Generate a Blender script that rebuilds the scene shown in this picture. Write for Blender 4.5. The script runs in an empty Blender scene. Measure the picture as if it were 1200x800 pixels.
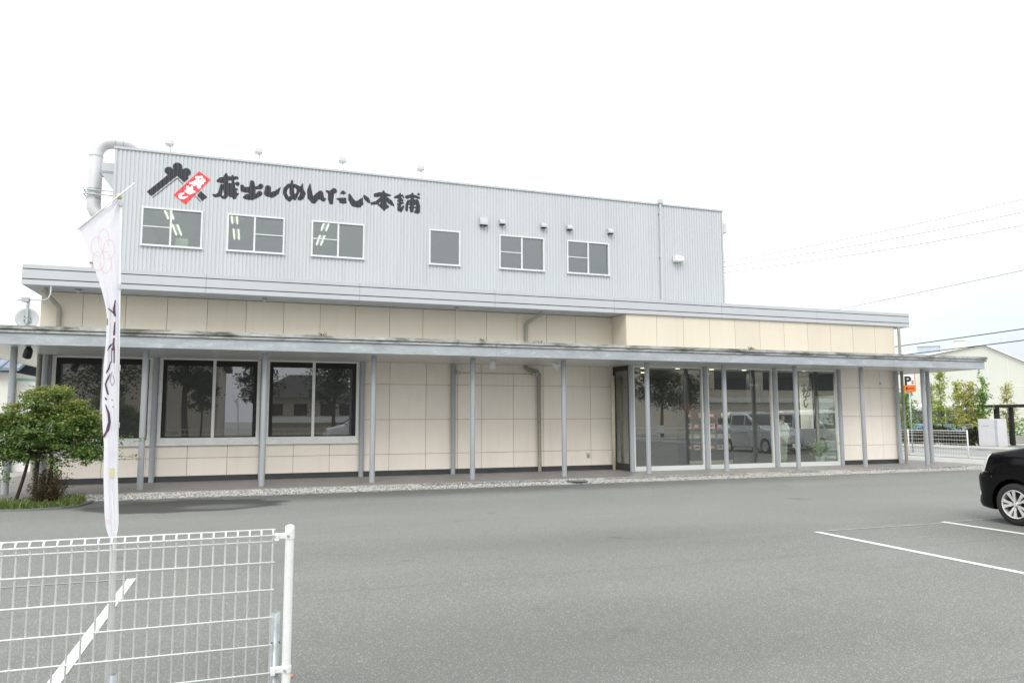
import bpy, bmesh, math, random
import numpy as np
from mathutils import Vector, Matrix

sc = bpy.context.scene
R = math.radians
random.seed(7)
rng = np.random.default_rng(11)

# ------------------------------------------------------------------ camera
cam_d = bpy.data.cameras.new('camera')
cam = bpy.data.objects.new('camera', cam_d)
sc.collection.objects.link(cam)
sc.camera = cam
cam_d.sensor_width = 36.0
cam_d.lens = 867.12 / 1200 * 36.0
cam_d.clip_start = 0.05
cam_d.clip_end = 2000
YAW, PITCH, ROLL = 0.3375, 0.1032, -0.0033
fw = Vector((math.sin(YAW) * math.cos(PITCH), math.cos(YAW) * math.cos(PITCH), math.sin(PITCH)))
r0 = Vector((math.cos(YAW), -math.sin(YAW), 0))
u0 = r0.cross(fw)
rr = r0 * math.cos(ROLL) + u0 * math.sin(ROLL)
uu = -r0 * math.sin(ROLL) + u0 * math.cos(ROLL)
cam.matrix_world = Matrix(((rr.x, uu.x, -fw.x, 4.7322), (rr.y, uu.y, -fw.y, -18.0289), (rr.z, uu.z, -fw.z, 1.6144), (0, 0, 0, 1)))

# ------------------------------------------------------------------ sky (bright overcast) and sun
SUN_EL, SUN_AZ = R(42), R(205)        # azimuth clockwise from +Y
w = bpy.data.worlds.new('World')
sc.world = w
w.use_nodes = True
nt = w.node_tree
nt.nodes.clear()
N = nt.nodes.new
out = N('ShaderNodeOutputWorld'); bg = N('ShaderNodeBackground'); bg.inputs['Strength'].default_value = 0.1
sky = N('ShaderNodeTexSky'); sky.sky_type = 'NISHITA'; sky.sun_disc = False
sky.sun_elevation = SUN_EL; sky.sun_rotation = SUN_AZ
tc = N('ShaderNodeTexCoord'); sx = N('ShaderNodeSeparateXYZ')
nt.links.new(tc.outputs['Generated'], sx.inputs[0])
grad = N('ShaderNodeValToRGB')
grad.color_ramp.elements[0].position = 0.0; grad.color_ramp.elements[0].color = (0.76, 0.775, 0.79, 1)
grad.color_ramp.elements[1].position = 0.85; grad.color_ramp.elements[1].color = (1, 1, 1, 1)
e = grad.color_ramp.elements.new(0.14); e.color = (0.80, 0.81, 0.82, 1)
e = grad.color_ramp.elements.new(0.3); e.color = (0.88, 0.885, 0.89, 1)
nt.links.new(sx.outputs['Z'], grad.inputs[0])
noi = N('ShaderNodeTexNoise'); noi.inputs['Scale'].default_value = 2.2; noi.inputs['Detail'].default_value = 5
nt.links.new(tc.outputs['Generated'], noi.inputs['Vector'])
nm = N('ShaderNodeMapRange'); nm.inputs[1].default_value = 0.3; nm.inputs[2].default_value = 0.7; nm.inputs[3].default_value = 0.94; nm.inputs[4].default_value = 1.06
nt.links.new(noi.outputs['Fac'], nm.inputs[0])
mul = N('ShaderNodeVectorMath'); mul.operation = 'SCALE'
nt.links.new(grad.outputs['Color'], mul.inputs[0]); nt.links.new(nm.outputs[0], mul.inputs['Scale'])
mul2 = N('ShaderNodeVectorMath'); mul2.operation = 'SCALE'; mul2.inputs['Scale'].default_value = 11.8
nt.links.new(mul.outputs[0], mul2.inputs[0])
mixs = N('ShaderNodeMix'); mixs.data_type = 'RGBA'
# thinner cloud (a little blue) towards the low east
az = N('ShaderNodeMapRange'); az.inputs[1].default_value = 0.45; az.inputs[2].default_value = 0.95; az.inputs[3].default_value = 0.985; az.inputs[4].default_value = 0.84
nt.links.new(sx.outputs['X'], az.inputs[0])
nt.links.new(az.outputs[0], mixs.inputs['Factor'])
nt.links.new(sky.outputs['Color'], mixs.inputs['A']); nt.links.new(mul2.outputs[0], mixs.inputs['B'])
lo = N('ShaderNodeMapRange'); lo.inputs[1].default_value = 0.0; lo.inputs[2].default_value = 0.42; lo.inputs[3].default_value = 1.0; lo.inputs[4].default_value = 0.0
nt.links.new(sx.outputs['Z'], lo.inputs[0])
ex = N('ShaderNodeMapRange'); ex.inputs[1].default_value = 0.35; ex.inputs[2].default_value = 0.80; ex.inputs[3].default_value = 0.0; ex.inputs[4].default_value = 1.0
nt.links.new(sx.outputs['X'], ex.inputs[0])
le = N('ShaderNodeMath'); le.operation = 'MULTIPLY'; nt.links.new(lo.outputs[0], le.inputs[0]); nt.links.new(ex.outputs[0], le.inputs[1])
dim = N('ShaderNodeMix'); dim.data_type = 'RGBA'; dim.blend_type = 'MULTIPLY'; dim.inputs['B'].default_value = (0.54, 0.585, 0.615, 1)
nt.links.new(le.outputs[0], dim.inputs['Factor']); nt.links.new(mixs.outputs['Result'], dim.inputs['A'])
nt.links.new(dim.outputs['Result'], bg.inputs['Color']); nt.links.new(bg.outputs[0], out.inputs[0])

sd = bpy.data.lights.new('sun', 'SUN'); sun = bpy.data.objects.new('sun', sd); sc.collection.objects.link(sun)
sd.energy = 1.0; sd.angle = R(25); sd.color = (1, 0.97, 0.92)
sdir = Vector((math.sin(SUN_AZ) * math.cos(SUN_EL), math.cos(SUN_AZ) * math.cos(SUN_EL), math.sin(SUN_EL)))
sun.rotation_euler = sdir.to_track_quat('Z', 'Y').to_euler()

sc.view_settings.view_transform = 'Standard'
sc.view_settings.look = 'None'
sc.view_settings.gamma = 1
sc.view_settings.exposure = 0.68

# ------------------------------------------------------------------ materials
def nodes_of(name):
    m = bpy.data.materials.new(name); m.use_nodes = True
    t = m.node_tree
    b = t.nodes['Principled BSDF']
    return m, t, b

def mixrgb(t, fac, a, b):
    n = t.nodes.new('ShaderNodeMix'); n.data_type = 'RGBA'
    if isinstance(fac, (int, float)): n.inputs['Factor'].default_value = fac
    else: t.links.new(fac, n.inputs['Factor'])
    for s, v in (('A', a), ('B', b)):
        if isinstance(v, tuple): n.inputs[s].default_value = (*v, 1)
        else: t.links.new(v, n.inputs[s])
    return n.outputs['Result']

def noise(t, scale, detail=4, rough=0.55, stretch=None, coord='Object'):
    c = t.nodes.new('ShaderNodeTexCoord'); n = t.nodes.new('ShaderNodeTexNoise')
    n.inputs['Scale'].default_value = scale; n.inputs['Detail'].default_value = detail; n.inputs['Roughness'].default_value = rough
    if stretch:
        mp = t.nodes.new('ShaderNodeMapping'); mp.inputs['Scale'].default_value = stretch
        t.links.new(c.outputs[coord], mp.inputs[0]); t.links.new(mp.outputs[0], n.inputs['Vector'])
    else: t.links.new(c.outputs[coord], n.inputs['Vector'])
    return n.outputs['Fac']

def maprange(t, v, a, b, c=0.0, d=1.0):
    n = t.nodes.new('ShaderNodeMapRange'); t.links.new(v, n.inputs[0])
    for i, x in enumerate((a, b, c, d)): n.inputs[i + 1].default_value = x
    return n.outputs[0]

def bump(t, b, h, strength=0.3, dist=0.01):
    n = t.nodes.new('ShaderNodeBump'); n.inputs['Strength'].default_value = strength; n.inputs['Distance'].default_value = dist
    t.links.new(h, n.inputs['Height']); t.links.new(n.outputs[0], b.inputs['Normal'])

def plain(name, col, rough=0.5, metal=0.0, var=0.12, scale=3.0, dirt=None, dirt_amt=0.0, stretch=None, spec=None):
    m, t, b = nodes_of(name)
    c2 = tuple(max(0, x * (1 - var)) for x in col); c1 = tuple(min(1, x * (1 + var * 0.5)) for x in col)
    o = mixrgb(t, maprange(t, noise(t, scale, 5, 0.6, stretch), 0.3, 0.7), c1, c2)
    if dirt:
        o = mixrgb(t, maprange(t, noise(t, scale * 2.3, 8, 0.7, stretch), 0.5, 0.75, 0, dirt_amt), o, dirt)
    t.links.new(o, b.inputs['Base Color'])
    b.inputs['Roughness'].default_value = rough; b.inputs['Metallic'].default_value = metal
    if spec is not None: b.inputs['Specular IOR Level'].default_value = spec
    return m

def glass(name, tint, refl, rough=0.0, haze=0.0):
    m = bpy.data.materials.new(name); m.use_nodes = True
    t = m.node_tree; t.nodes.clear()
    o = t.nodes.new('ShaderNodeOutputMaterial'); mx = t.nodes.new('ShaderNodeMixShader')
    tr = t.nodes.new('ShaderNodeBsdfTransparent'); tr.inputs[0].default_value = (*tint, 1)
    gl = t.nodes.new('ShaderNodeBsdfGlossy'); gl.inputs['Roughness'].default_value = rough; gl.inputs[0].default_value = (0.95, 0.97, 1, 1)
    lw = t.nodes.new('ShaderNodeLayerWeight'); lw.inputs['Blend'].default_value = 0.35
    mr = t.nodes.new('ShaderNodeMapRange'); mr.inputs[3].default_value = refl; mr.inputs[4].default_value = 0.85
    pw = t.nodes.new('ShaderNodeMath'); pw.operation = 'POWER'; pw.inputs[1].default_value = 3.0
    t.links.new(lw.outputs['Facing'], pw.inputs[0]); t.links.new(pw.outputs[0], mr.inputs[0])
    t.links.new(mr.outputs[0], mx.inputs[0]); t.links.new(tr.outputs[0], mx.inputs[1]); t.links.new(gl.outputs[0], mx.inputs[2])
    df = t.nodes.new('ShaderNodeBsdfDiffuse'); df.inputs[0].default_value = (0.42, 0.42, 0.41, 1)   # grey haze put in to lift the dark reflections, besides dust
    m2 = t.nodes.new('ShaderNodeMixShader'); m2.inputs[0].default_value = haze
    t.links.new(mx.outputs[0], m2.inputs[1]); t.links.new(df.outputs[0], m2.inputs[2]); t.links.new(m2.outputs[0], o.inputs[0])
    return m

def emit(name, col, s):
    m, t, b = nodes_of(name)
    b.inputs['Base Color'].default_value = (*col, 1); b.inputs['Emission Color'].default_value = (*col, 1); b.inputs['Emission Strength'].default_value = s
    return m

def leafmat(name, stops):
    m, t, b = nodes_of(name)
    g = t.nodes.new('ShaderNodeNewGeometry'); r = t.nodes.new('ShaderNodeValToRGB')
    els = r.color_ramp.elements
    els[0].position = stops[0][0]; els[0].color = (*stops[0][1], 1)
    els[1].position = stops[-1][0]; els[1].color = (*stops[-1][1], 1)
    for p, c in stops[1:-1]: e = els.new(p); e.color = (*c, 1)
    t.links.new(g.outputs['Random Per Island'], r.inputs[0]); t.links.new(r.outputs[0], b.inputs['Base Color'])
    b.inputs['Roughness'].default_value = 0.5
    tl = t.nodes.new('ShaderNodeBsdfTranslucent'); t.links.new(r.outputs[0], tl.inputs[0])
    mx = t.nodes.new('ShaderNodeMixShader'); mx.inputs[0].default_value = 0.4
    t.links.new(b.outputs[0], mx.inputs[1]); t.links.new(tl.outputs[0], mx.inputs[2])
    t.links.new(mx.outputs[0], t.nodes['Material Output'].inputs[0])
    return m

def asphalt(name, base, stain=False):
    m, t, b = nodes_of(name)
    fine = noise(t, 170, 2, 0.75); mid = noise(t, 38, 4, 0.7); big = noise(t, 0.35, 4, 0.55); streak = noise(t, 0.5, 5, 0.6, (0.25, 1.6, 1))
    dk = tuple(x * 0.42 for x in base); lt = tuple(min(1, x * 1.55) for x in base)
    o = mixrgb(t, maprange(t, fine, 0.32, 0.68), dk, lt)
    o = mixrgb(t, maprange(t, mid, 0.35, 0.7, 0.0, 0.35), o, base)
    o2 = mixrgb(t, maprange(t, big, 0.35, 0.65, 0.0, 0.30), o, tuple(x * 0.72 for x in base))
    o3 = mixrgb(t, maprange(t, streak, 0.48, 0.72, 0.0, 0.40), o2, tuple(x * 1.25 for x in base))
    # pale aggregate grains
    c = t.nodes.new('ShaderNodeTexCoord'); v = t.nodes.new('ShaderNodeTexVoronoi'); v.inputs['Scale'].default_value = 135
    t.links.new(c.outputs['Object'], v.inputs['Vector'])
    sep = t.nodes.new('ShaderNodeSeparateColor'); t.links.new(v.outputs['Color'], sep.inputs[0])
    o3 = mixrgb(t, maprange(t, sep.outputs[0], 0.82, 0.94, 0, 0.65), o3, tuple(min(1, x * 2.3) for x in base))
    if stain:
        # damp patch below the canopy gutter and a long seam between two paving runs
        s = t.nodes.new('ShaderNodeSeparateXYZ'); t.links.new(c.outputs['Object'], s.inputs[0])
        def ell(cx, cy, rx, ry, soft, wob, amt):
            mp = t.nodes.new('ShaderNodeMapping'); mp.inputs['Location'].default_value = (-cx / rx, -cy / ry, 0); mp.inputs['Scale'].default_value = (1 / rx, 1 / ry, 0)
            t.links.new(c.outputs['Object'], mp.inputs[0])
            ln = t.nodes.new('ShaderNodeVectorMath'); ln.operation = 'LENGTH'; t.links.new(mp.outputs[0], ln.inputs[0])
            ad = t.nodes.new('ShaderNodeMath'); ad.operation = 'MULTIPLY_ADD'; ad.inputs[1].default_value = wob
            t.links.new(noise(t, 1.7, 3), ad.inputs[0]); t.links.new(ln.outputs['Value'], ad.inputs[2])
            return maprange(t, ad.outputs[0], 1 + wob * 0.5 - soft, 1 + wob * 0.5 + soft, amt, 0.0)
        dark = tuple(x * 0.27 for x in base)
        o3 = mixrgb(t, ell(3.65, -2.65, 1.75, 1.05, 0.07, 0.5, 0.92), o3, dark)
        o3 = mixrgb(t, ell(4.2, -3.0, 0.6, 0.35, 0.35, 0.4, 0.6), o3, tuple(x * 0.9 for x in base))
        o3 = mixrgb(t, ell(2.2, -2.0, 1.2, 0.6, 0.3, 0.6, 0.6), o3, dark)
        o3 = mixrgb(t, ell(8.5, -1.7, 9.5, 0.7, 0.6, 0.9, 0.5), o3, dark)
        # worn lanes, a patched rectangle, old drips
        pale = tuple(x * 1.22 for x in base)
        o3 = mixrgb(t, ell(10.5, -6.0, 9.0, 1.6, 0.8, 1.2, 0.35), o3, pale)
        o3 = mixrgb(t, ell(6.5, -13.2, 2.6, 1.1, 0.6, 0.9, 0.28), o3, dark)
        o3 = mixrgb(t, ell(9.0, -9.0, 3.0, 0.7, 0.7, 1.1, 0.22), o3, dark)
        o3 = mixrgb(t, maprange(t, noise(t, 1.3, 2, 0.4), 0.70, 0.78, 0, 0.35), o3, dark)
        o3 = mixrgb(t, ell(15.5, -11.5, 1.6, 2.4, 0.7, 0.7, 0.25), o3, dark)
        def seam(a, bcoef, cc, wdt, amt):
            m1 = t.nodes.new('ShaderNodeMath'); m1.operation = 'MULTIPLY_ADD'; t.links.new(s.outputs['X'], m1.inputs[0]); m1.inputs[1].default_value = a; m1.inputs[2].default_value = cc
            m2 = t.nodes.new('ShaderNodeMath'); m2.operation = 'MULTIPLY_ADD'; t.links.new(s.outputs['Y'], m2.inputs[0]); m2.inputs[1].default_value = bcoef; t.links.new(m1.outputs[0], m2.inputs[2])
            m3 = t.nodes.new('ShaderNodeMath'); m3.operation = 'MULTIPLY_ADD'; t.links.new(noise(t, 0.9, 4), m3.inputs[0]); m3.inputs[1].default_value = 0.25; t.links.new(m2.outputs[0], m3.inputs[2])
            m4 = t.nodes.new('ShaderNodeMath'); m4.operation = 'ABSOLUTE'; t.links.new(m3.outputs[0], m4.inputs[0])
            return maprange(t, m4.outputs[0], 0.0, wdt, amt, 0.0)
        o3 = mixrgb(t, seam(0.0, 1.0, 10.6, 0.04, 0.14), o3, dark)
        o3 = mixrgb(t, seam(0.0, 1.0, 6.4, 0.04, 0.18), o3, dark)
        o3 = mixrgb(t, seam(0.02, 1.0, 14.2, 0.05, 0.15), o3, dark)
    t.links.new(o3, b.inputs['Base Color'])
    b.inputs['Roughness'].default_value = 0.82
    b.inputs['Specular IOR Level'].default_value = 0.3
    bump(t, b, mid, 0.35, 0.006)
    return m

M = {}
M['asphalt'] = asphalt('weathered_asphalt', (0.174, 0.181, 0.169), True)
M['road'] = asphalt('road_asphalt', (0.24, 0.25, 0.25))
M['concrete'] = plain('pale_concrete', (0.42, 0.42, 0.40), 0.85, var=0.2, scale=1.2, dirt=(0.2, 0.2, 0.19), dirt_amt=0.4)
M['earth'] = plain('bare_earth', (0.16, 0.14, 0.11), 0.95, var=0.4, scale=2)
M['porch'] = plain('porch_tile', (0.20, 0.195, 0.19), 0.5, var=0.16, scale=1.6, dirt=(0.09, 0.085, 0.08), dirt_amt=0.4)
M['kerbstone'] = plain('porch_edge', (0.36, 0.34, 0.28), 0.8, var=0.3, scale=4, dirt=(0.12, 0.12, 0.1), dirt_amt=0.7)
M['gravelbed'] = plain('gravel_bed', (0.42, 0.415, 0.40), 0.9, var=0.5, scale=30)
def panel_tone(m):
    t = m.node_tree; b = t.nodes['Principled BSDF']; src = b.inputs['Base Color'].links[0].from_socket
    g = t.nodes.new('ShaderNodeNewGeometry'); v = maprange(t, g.outputs['Random Per Island'], 0, 1, 0.965, 1.015)
    sc_ = t.nodes.new('ShaderNodeVectorMath'); sc_.operation = 'SCALE'; t.links.new(src, sc_.inputs[0]); t.links.new(v, sc_.inputs['Scale'])
    # faint rain streaks
    st = mixrgb(t, maprange(t, noise(t, 5.0, 6, 0.65, (1.6, 1.6, 0.05)), 0.56, 0.80, 0, 0.22), sc_.outputs[0], (0.36, 0.33, 0.28))
    t.links.new(st, b.inputs['Base Color']); return m
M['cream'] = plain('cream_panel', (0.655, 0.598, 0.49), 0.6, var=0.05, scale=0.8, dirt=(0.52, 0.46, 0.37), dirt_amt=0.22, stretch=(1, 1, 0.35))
M['cream_low'] = plain('lightened_cream_panel', (0.88, 0.812, 0.725), 0.6, var=0.05, scale=0.8, dirt=(0.55, 0.5, 0.44), dirt_amt=0.2, stretch=(1, 1, 0.35))  # lighter copy of the cream panel, makes up for the canopy's shade
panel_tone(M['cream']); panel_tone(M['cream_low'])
M['joint'] = plain('joint_sealant', (0.31, 0.275, 0.225), 0.8)
M['skirt'] = plain('dark_skirting', (0.045, 0.05, 0.056), 0.55, var=0.3)
M['corr'] = plain('galvanised_siding', (0.50, 0.53, 0.545), 0.45, 0.0, var=0.05, scale=0.7, dirt=(0.5, 0.54, 0.55), dirt_amt=0.25, stretch=(1, 1, 0.2))
def streaks(m, amt, col):
    t = m.node_tree; b = t.nodes['Principled BSDF']; src = b.inputs['Base Color'].links[0].from_socket
    t.links.new(mixrgb(t, maprange(t, noise(t, 3.5, 6, 0.7, (1.3, 1.3, 0.06)), 0.52, 0.78, 0, amt), src, col), b.inputs['Base Color'])
streaks(M['corr'], 0.4, (0.36, 0.385, 0.39))
M['fascia'] = plain('roof_fascia_sheet', (0.475, 0.50, 0.52), 0.4, 0.0, var=0.05, scale=0.6, dirt=(0.42, 0.45, 0.46), dirt_amt=0.25)
M['groove'] = plain('fascia_groove', (0.08, 0.085, 0.09), 0.7)
M['eave'] = plain('eave_board', (0.40, 0.42, 0.43), 0.7, var=0.15)
M['steel'] = plain('painted_steel', (0.36, 0.385, 0.41), 0.42, 0.0, var=0.10, scale=2.0, dirt=(0.3, 0.34, 0.37), dirt_amt=0.35, stretch=(3, 3, 0.5))
M['beam'] = plain('canopy_channel', (0.37, 0.405, 0.435), 0.45, 0.0, var=0.18, scale=1.3, dirt=(0.54, 0.575, 0.60), dirt_amt=0.75, stretch=(1.2, 1.2, 3))
M['soffit'] = plain('canopy_lining', (0.66, 0.66, 0.655), 0.3, var=0.06, spec=0.7)
def gutter_mat():
    m, t, b = nodes_of('mouldy_gutter')
    o = mixrgb(t, maprange(t, noise(t, 2.2, 6, 0.65, (1, 1, 3)), 0.35, 0.65), (0.48, 0.49, 0.48), (0.28, 0.295, 0.29))
    o = mixrgb(t, maprange(t, noise(t, 1.1, 8, 0.72, (1.0, 1, 4)), 0.49, 0.62, 0, 0.92), o, (0.075, 0.08, 0.065))
    o = mixrgb(t, maprange(t, noise(t, 9, 6, 0.7, (1.0, 1, 0.35)), 0.58, 0.72, 0, 0.8), o, (0.10, 0.10, 0.08))
    t.links.new(o, b.inputs['Base Color']); b.inputs['Roughness'].default_value = 0.75
    return m
M['gutter'] = gutter_mat()
M['dark'] = plain('shadow_gap', (0.03, 0.03, 0.03), 0.9)
M['alu'] = plain('window_aluminium', (0.66, 0.68, 0.68), 0.4, 0.0, var=0.05)
M['alu_low'] = plain('ivory_aluminium', (0.80, 0.81, 0.79), 0.45, 0.0, var=0.08, dirt=(0.4, 0.4, 0.38), dirt_amt=0.3)
M['white'] = plain('white_paint', (0.80, 0.80, 0.80), 0.4, var=0.04)
M['fencewhite'] = plain('white_fence_coating', (0.80, 0.81, 0.815), 0.35, var=0.06, scale=14, dirt=(0.55, 0.54, 0.5), dirt_amt=0.35)
M['galv'] = plain('galvanised_tube', (0.42, 0.46, 0.48), 0.4, 0.3, var=0.25, scale=18)
M['pipe'] = plain('beige_pipe', (0.33, 0.32, 0.265), 0.5, var=0.15, dirt=(0.2, 0.18, 0.13), dirt_amt=0.6, stretch=(1, 1, 3))
M['duct'] = plain('spiral_duct_metal', (0.60, 0.615, 0.62), 0.42, 0.15, var=0.1, scale=1.5)
M['glass_shop'] = glass('shop_glass', (0.82, 0.86, 0.85), 0.14, haze=0.045)
M['glass_low'] = glass('film_glass', (0.30, 0.31, 0.31), 0.18, haze=0.13)
M['glass_up'] = glass('office_glass', (0.70, 0.77, 0.735), 0.14)
M['ink'] = plain('black_sign_film', (0.022, 0.025, 0.032), 0.4, var=0.1)
M['red'] = plain('red_sign_film', (0.80, 0.055, 0.075), 0.4, var=0.05)
M['signwhite'] = plain('white_sign_film', (0.86, 0.86, 0.86), 0.4, var=0.02)
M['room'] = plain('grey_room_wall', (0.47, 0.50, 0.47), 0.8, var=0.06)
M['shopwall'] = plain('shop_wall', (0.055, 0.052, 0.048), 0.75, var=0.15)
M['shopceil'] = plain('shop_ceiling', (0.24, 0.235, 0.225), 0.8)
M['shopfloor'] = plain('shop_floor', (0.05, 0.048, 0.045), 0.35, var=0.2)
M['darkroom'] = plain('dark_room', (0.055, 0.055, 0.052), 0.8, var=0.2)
M['tube_light'] = emit('fluorescent_tube', (1.0, 0.96, 0.80), 1.3)
M['lamp_on'] = emit('downlight_glow', (1.0, 0.86, 0.6), 4.0)
M['black'] = plain('black_metal', (0.02, 0.02, 0.022), 0.4)
M['cloth'] = plain('white_cloth', (0.82, 0.82, 0.88), 0.85, var=0.03, spec=0.1)
def cloth_mat():
    m, t, b = nodes_of('white_banner_cloth')
    b.inputs['Base Color'].default_value = (0.84, 0.84, 0.875, 1); b.inputs['Roughness'].default_value = 0.9
    tl = t.nodes.new('ShaderNodeBsdfTranslucent'); tl.inputs[0].default_value = (0.85, 0.85, 0.92, 1)
    mx = t.nodes.new('ShaderNodeMixShader'); mx.inputs[0].default_value = 0.4
    t.links.new(b.outputs[0], mx.inputs[1]); t.links.new(tl.outputs[0], mx.inputs[2]); t.links.new(mx.outputs[0], t.nodes['Material Output'].inputs[0])
    return m
M['cloth'] = cloth_mat()
M['purple'] = plain('purple_ink', (0.11, 0.055, 0.10), 0.8)
M['pink'] = plain('pink_ink', (0.84, 0.56, 0.54), 0.8)
M['poleivory'] = plain('ivory_pole', (0.88, 0.89, 0.88), 0.4, var=0.04)
M['tape'] = plain('yellowed_tape', (0.62, 0.6, 0.36), 0.6)
M['bark'] = plain('bark', (0.045, 0.037, 0.028), 0.9, var=0.5, scale=14, stretch=(1, 1, 0.25))
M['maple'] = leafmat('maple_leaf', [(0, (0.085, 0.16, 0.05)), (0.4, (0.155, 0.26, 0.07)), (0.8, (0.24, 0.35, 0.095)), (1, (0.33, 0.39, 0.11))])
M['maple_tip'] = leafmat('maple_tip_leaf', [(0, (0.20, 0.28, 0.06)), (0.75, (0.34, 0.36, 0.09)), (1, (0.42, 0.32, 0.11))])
M['young'] = leafmat('young_leaf', [(0, (0.22, 0.34, 0.08)), (0.5, (0.42, 0.52, 0.14)), (1, (0.60, 0.60, 0.20))])
M['young_green'] = leafmat('green_leaf', [(0, (0.11, 0.22, 0.05)), (0.6, (0.23, 0.38, 0.10)), (1, (0.36, 0.48, 0.14))])
M['rusty'] = leafmat('rusty_leaf', [(0, (0.28, 0.34, 0.08)), (0.5, (0.48, 0.50, 0.15)), (1, (0.58, 0.44, 0.17))])
M['hedge'] = leafmat('hedge_leaf', [(0, (0.035, 0.05, 0.02)), (0.6, (0.09, 0.10, 0.04)), (1, (0.17, 0.16, 0.07))])
M['brown'] = leafmat('brown_needle', [(0, (0.05, 0.032, 0.018)), (0.6, (0.11, 0.075, 0.035)), (1, (0.10, 0.11, 0.035))])
M['grass'] = leafmat('grass_blade', [(0, (0.06, 0.10, 0.03)), (0.6, (0.12, 0.19, 0.05)), (1, (0.26, 0.29, 0.09))])
M['pine'] = leafmat('pine_leaf', [(0, (0.015, 0.03, 0.012)), (0.6, (0.035, 0.06, 0.022)), (1, (0.07, 0.10, 0.035))])
M['carblack'] = plain('black_car_paint', (0.004, 0.004, 0.005), 0.08, var=0.05, spec=0.18)
M['carblack'].node_tree.nodes['Principled BSDF'].inputs['Coat Weight'].default_value = 0.08
M['carsilver'] = plain('silver_car_paint', (0.50, 0.53, 0.55), 0.28, 0.25, var=0.03)
M['carwhite'] = plain('white_car_paint', (0.78, 0.79, 0.80), 0.3, var=0.03)
M['carglass'] = plain('car_glass', (0.012, 0.014, 0.016), 0.03, var=0.05, spec=0.8)
M['tyre'] = plain('tyre_rubber', (0.022, 0.022, 0.023), 0.85, var=0.3, scale=20)
M['rim'] = plain('alloy_rim', (0.68, 0.68, 0.68), 0.3, 0.35, var=0.05)
M['chrome'] = plain('chrome', (0.75, 0.76, 0.77), 0.1, 0.9, var=0.02)
M['lens'] = plain('lamp_lens', (0.86, 0.87, 0.84), 0.08, 0.1, var=0.2, scale=20)
M['amber'] = plain('amber_lens', (0.75, 0.33, 0.05), 0.2)
M['plastic'] = plain('dark_plastic', (0.02, 0.02, 0.021), 0.6)
M['paint'] = plain('road_marking_paint', (0.74, 0.74, 0.72), 0.8, var=0.10, scale=14, dirt=(0.2, 0.2, 0.2), dirt_amt=0.85)
M['paint_thin'] = plain('worn_marking_paint', (0.34, 0.34, 0.33), 0.85, var=0.3, scale=5, dirt=(0.16, 0.16, 0.16), dirt_amt=0.9)
M['warehouse'] = plain('warehouse_siding', (0.57, 0.59, 0.53), 0.6, var=0.04, scale=0.3)
M['warehouse_roof'] = plain('warehouse_roofing', (0.80, 0.81, 0.78), 0.55, var=0.05)
M['unit'] = plain('unit_casing', (0.40, 0.455, 0.51), 0.6)
M['orange'] = plain('orange_sign', (0.80, 0.17, 0.02), 0.45)
M['busblue'] = plain('pale_blue_panel', (0.22, 0.36, 0.58), 0.4)
M['offwhite'] = plain('offwhite_panel', (0.72, 0.72, 0.68), 0.6, var=0.05)
M['slab'] = plain('grey_render', (0.60, 0.60, 0.63), 0.75, var=0.05)
M['tile'] = plain('blue_roof_tile', (0.20, 0.26, 0.34), 0.5, var=0.2)
M['greencap'] = plain('green_cap', (0.25, 0.50, 0.42), 0.6)
M['houseroof'] = plain('dark_house_roof', (0.05, 0.05, 0.05), 0.7)
M['housewall'] = plain('house_wall', (0.55, 0.50, 0.42), 0.8)
M['tanwall'] = plain('tan_wall', (0.58, 0.53, 0.44), 0.8, var=0.04)
M['skin'] = plain('skin', (0.55, 0.36, 0.27), 0.6)
M['hair'] = plain('black_hair', (0.012, 0.011, 0.01), 0.5)
M['coat'] = plain('pale_green_coat', (0.70, 0.76, 0.66), 0.85)
M['trousers'] = plain('pale_trousers', (0.62, 0.66, 0.56), 0.85)
M['box_red'] = plain('red_package', (0.55, 0.04, 0.035), 0.5)
M['box_cream'] = plain('cream_package', (0.72, 0.66, 0.50), 0.6)
M['box_white'] = plain('white_package', (0.78, 0.78, 0.74), 0.6)
M['shelf'] = plain('dark_shelf', (0.035, 0.03, 0.026), 0.5)
M['bannerpale'] = plain('pale_banner', (0.84, 0.88, 0.88), 0.8)
M['cable'] = plain('black_cable', (0.03, 0.03, 0.03), 0.6)
M['cable_grey'] = plain('grey_cable', (0.24, 0.24, 0.245), 0.6)
M['stone_white'] = leafmat('white_pebble', [(0, (0.22, 0.22, 0.22)), (0.3, (0.62, 0.62, 0.60)), (1, (0.86, 0.86, 0.84))])
M['stone_grey'] = leafmat('grey_pebble', [(0, (0.12, 0.13, 0.13)), (0.5, (0.30, 0.33, 0.33)), (1, (0.55, 0.56, 0.55))])
M['iron'] = plain('drain_cover_iron', (0.20, 0.22, 0.25), 0.5, 0.3)
M['pot'] = plain('white_pot', (0.80, 0.80, 0.78), 0.4)
M['dish'] = plain('dish_paint', (0.48, 0.51, 0.50), 0.5, var=0.05)

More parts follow.
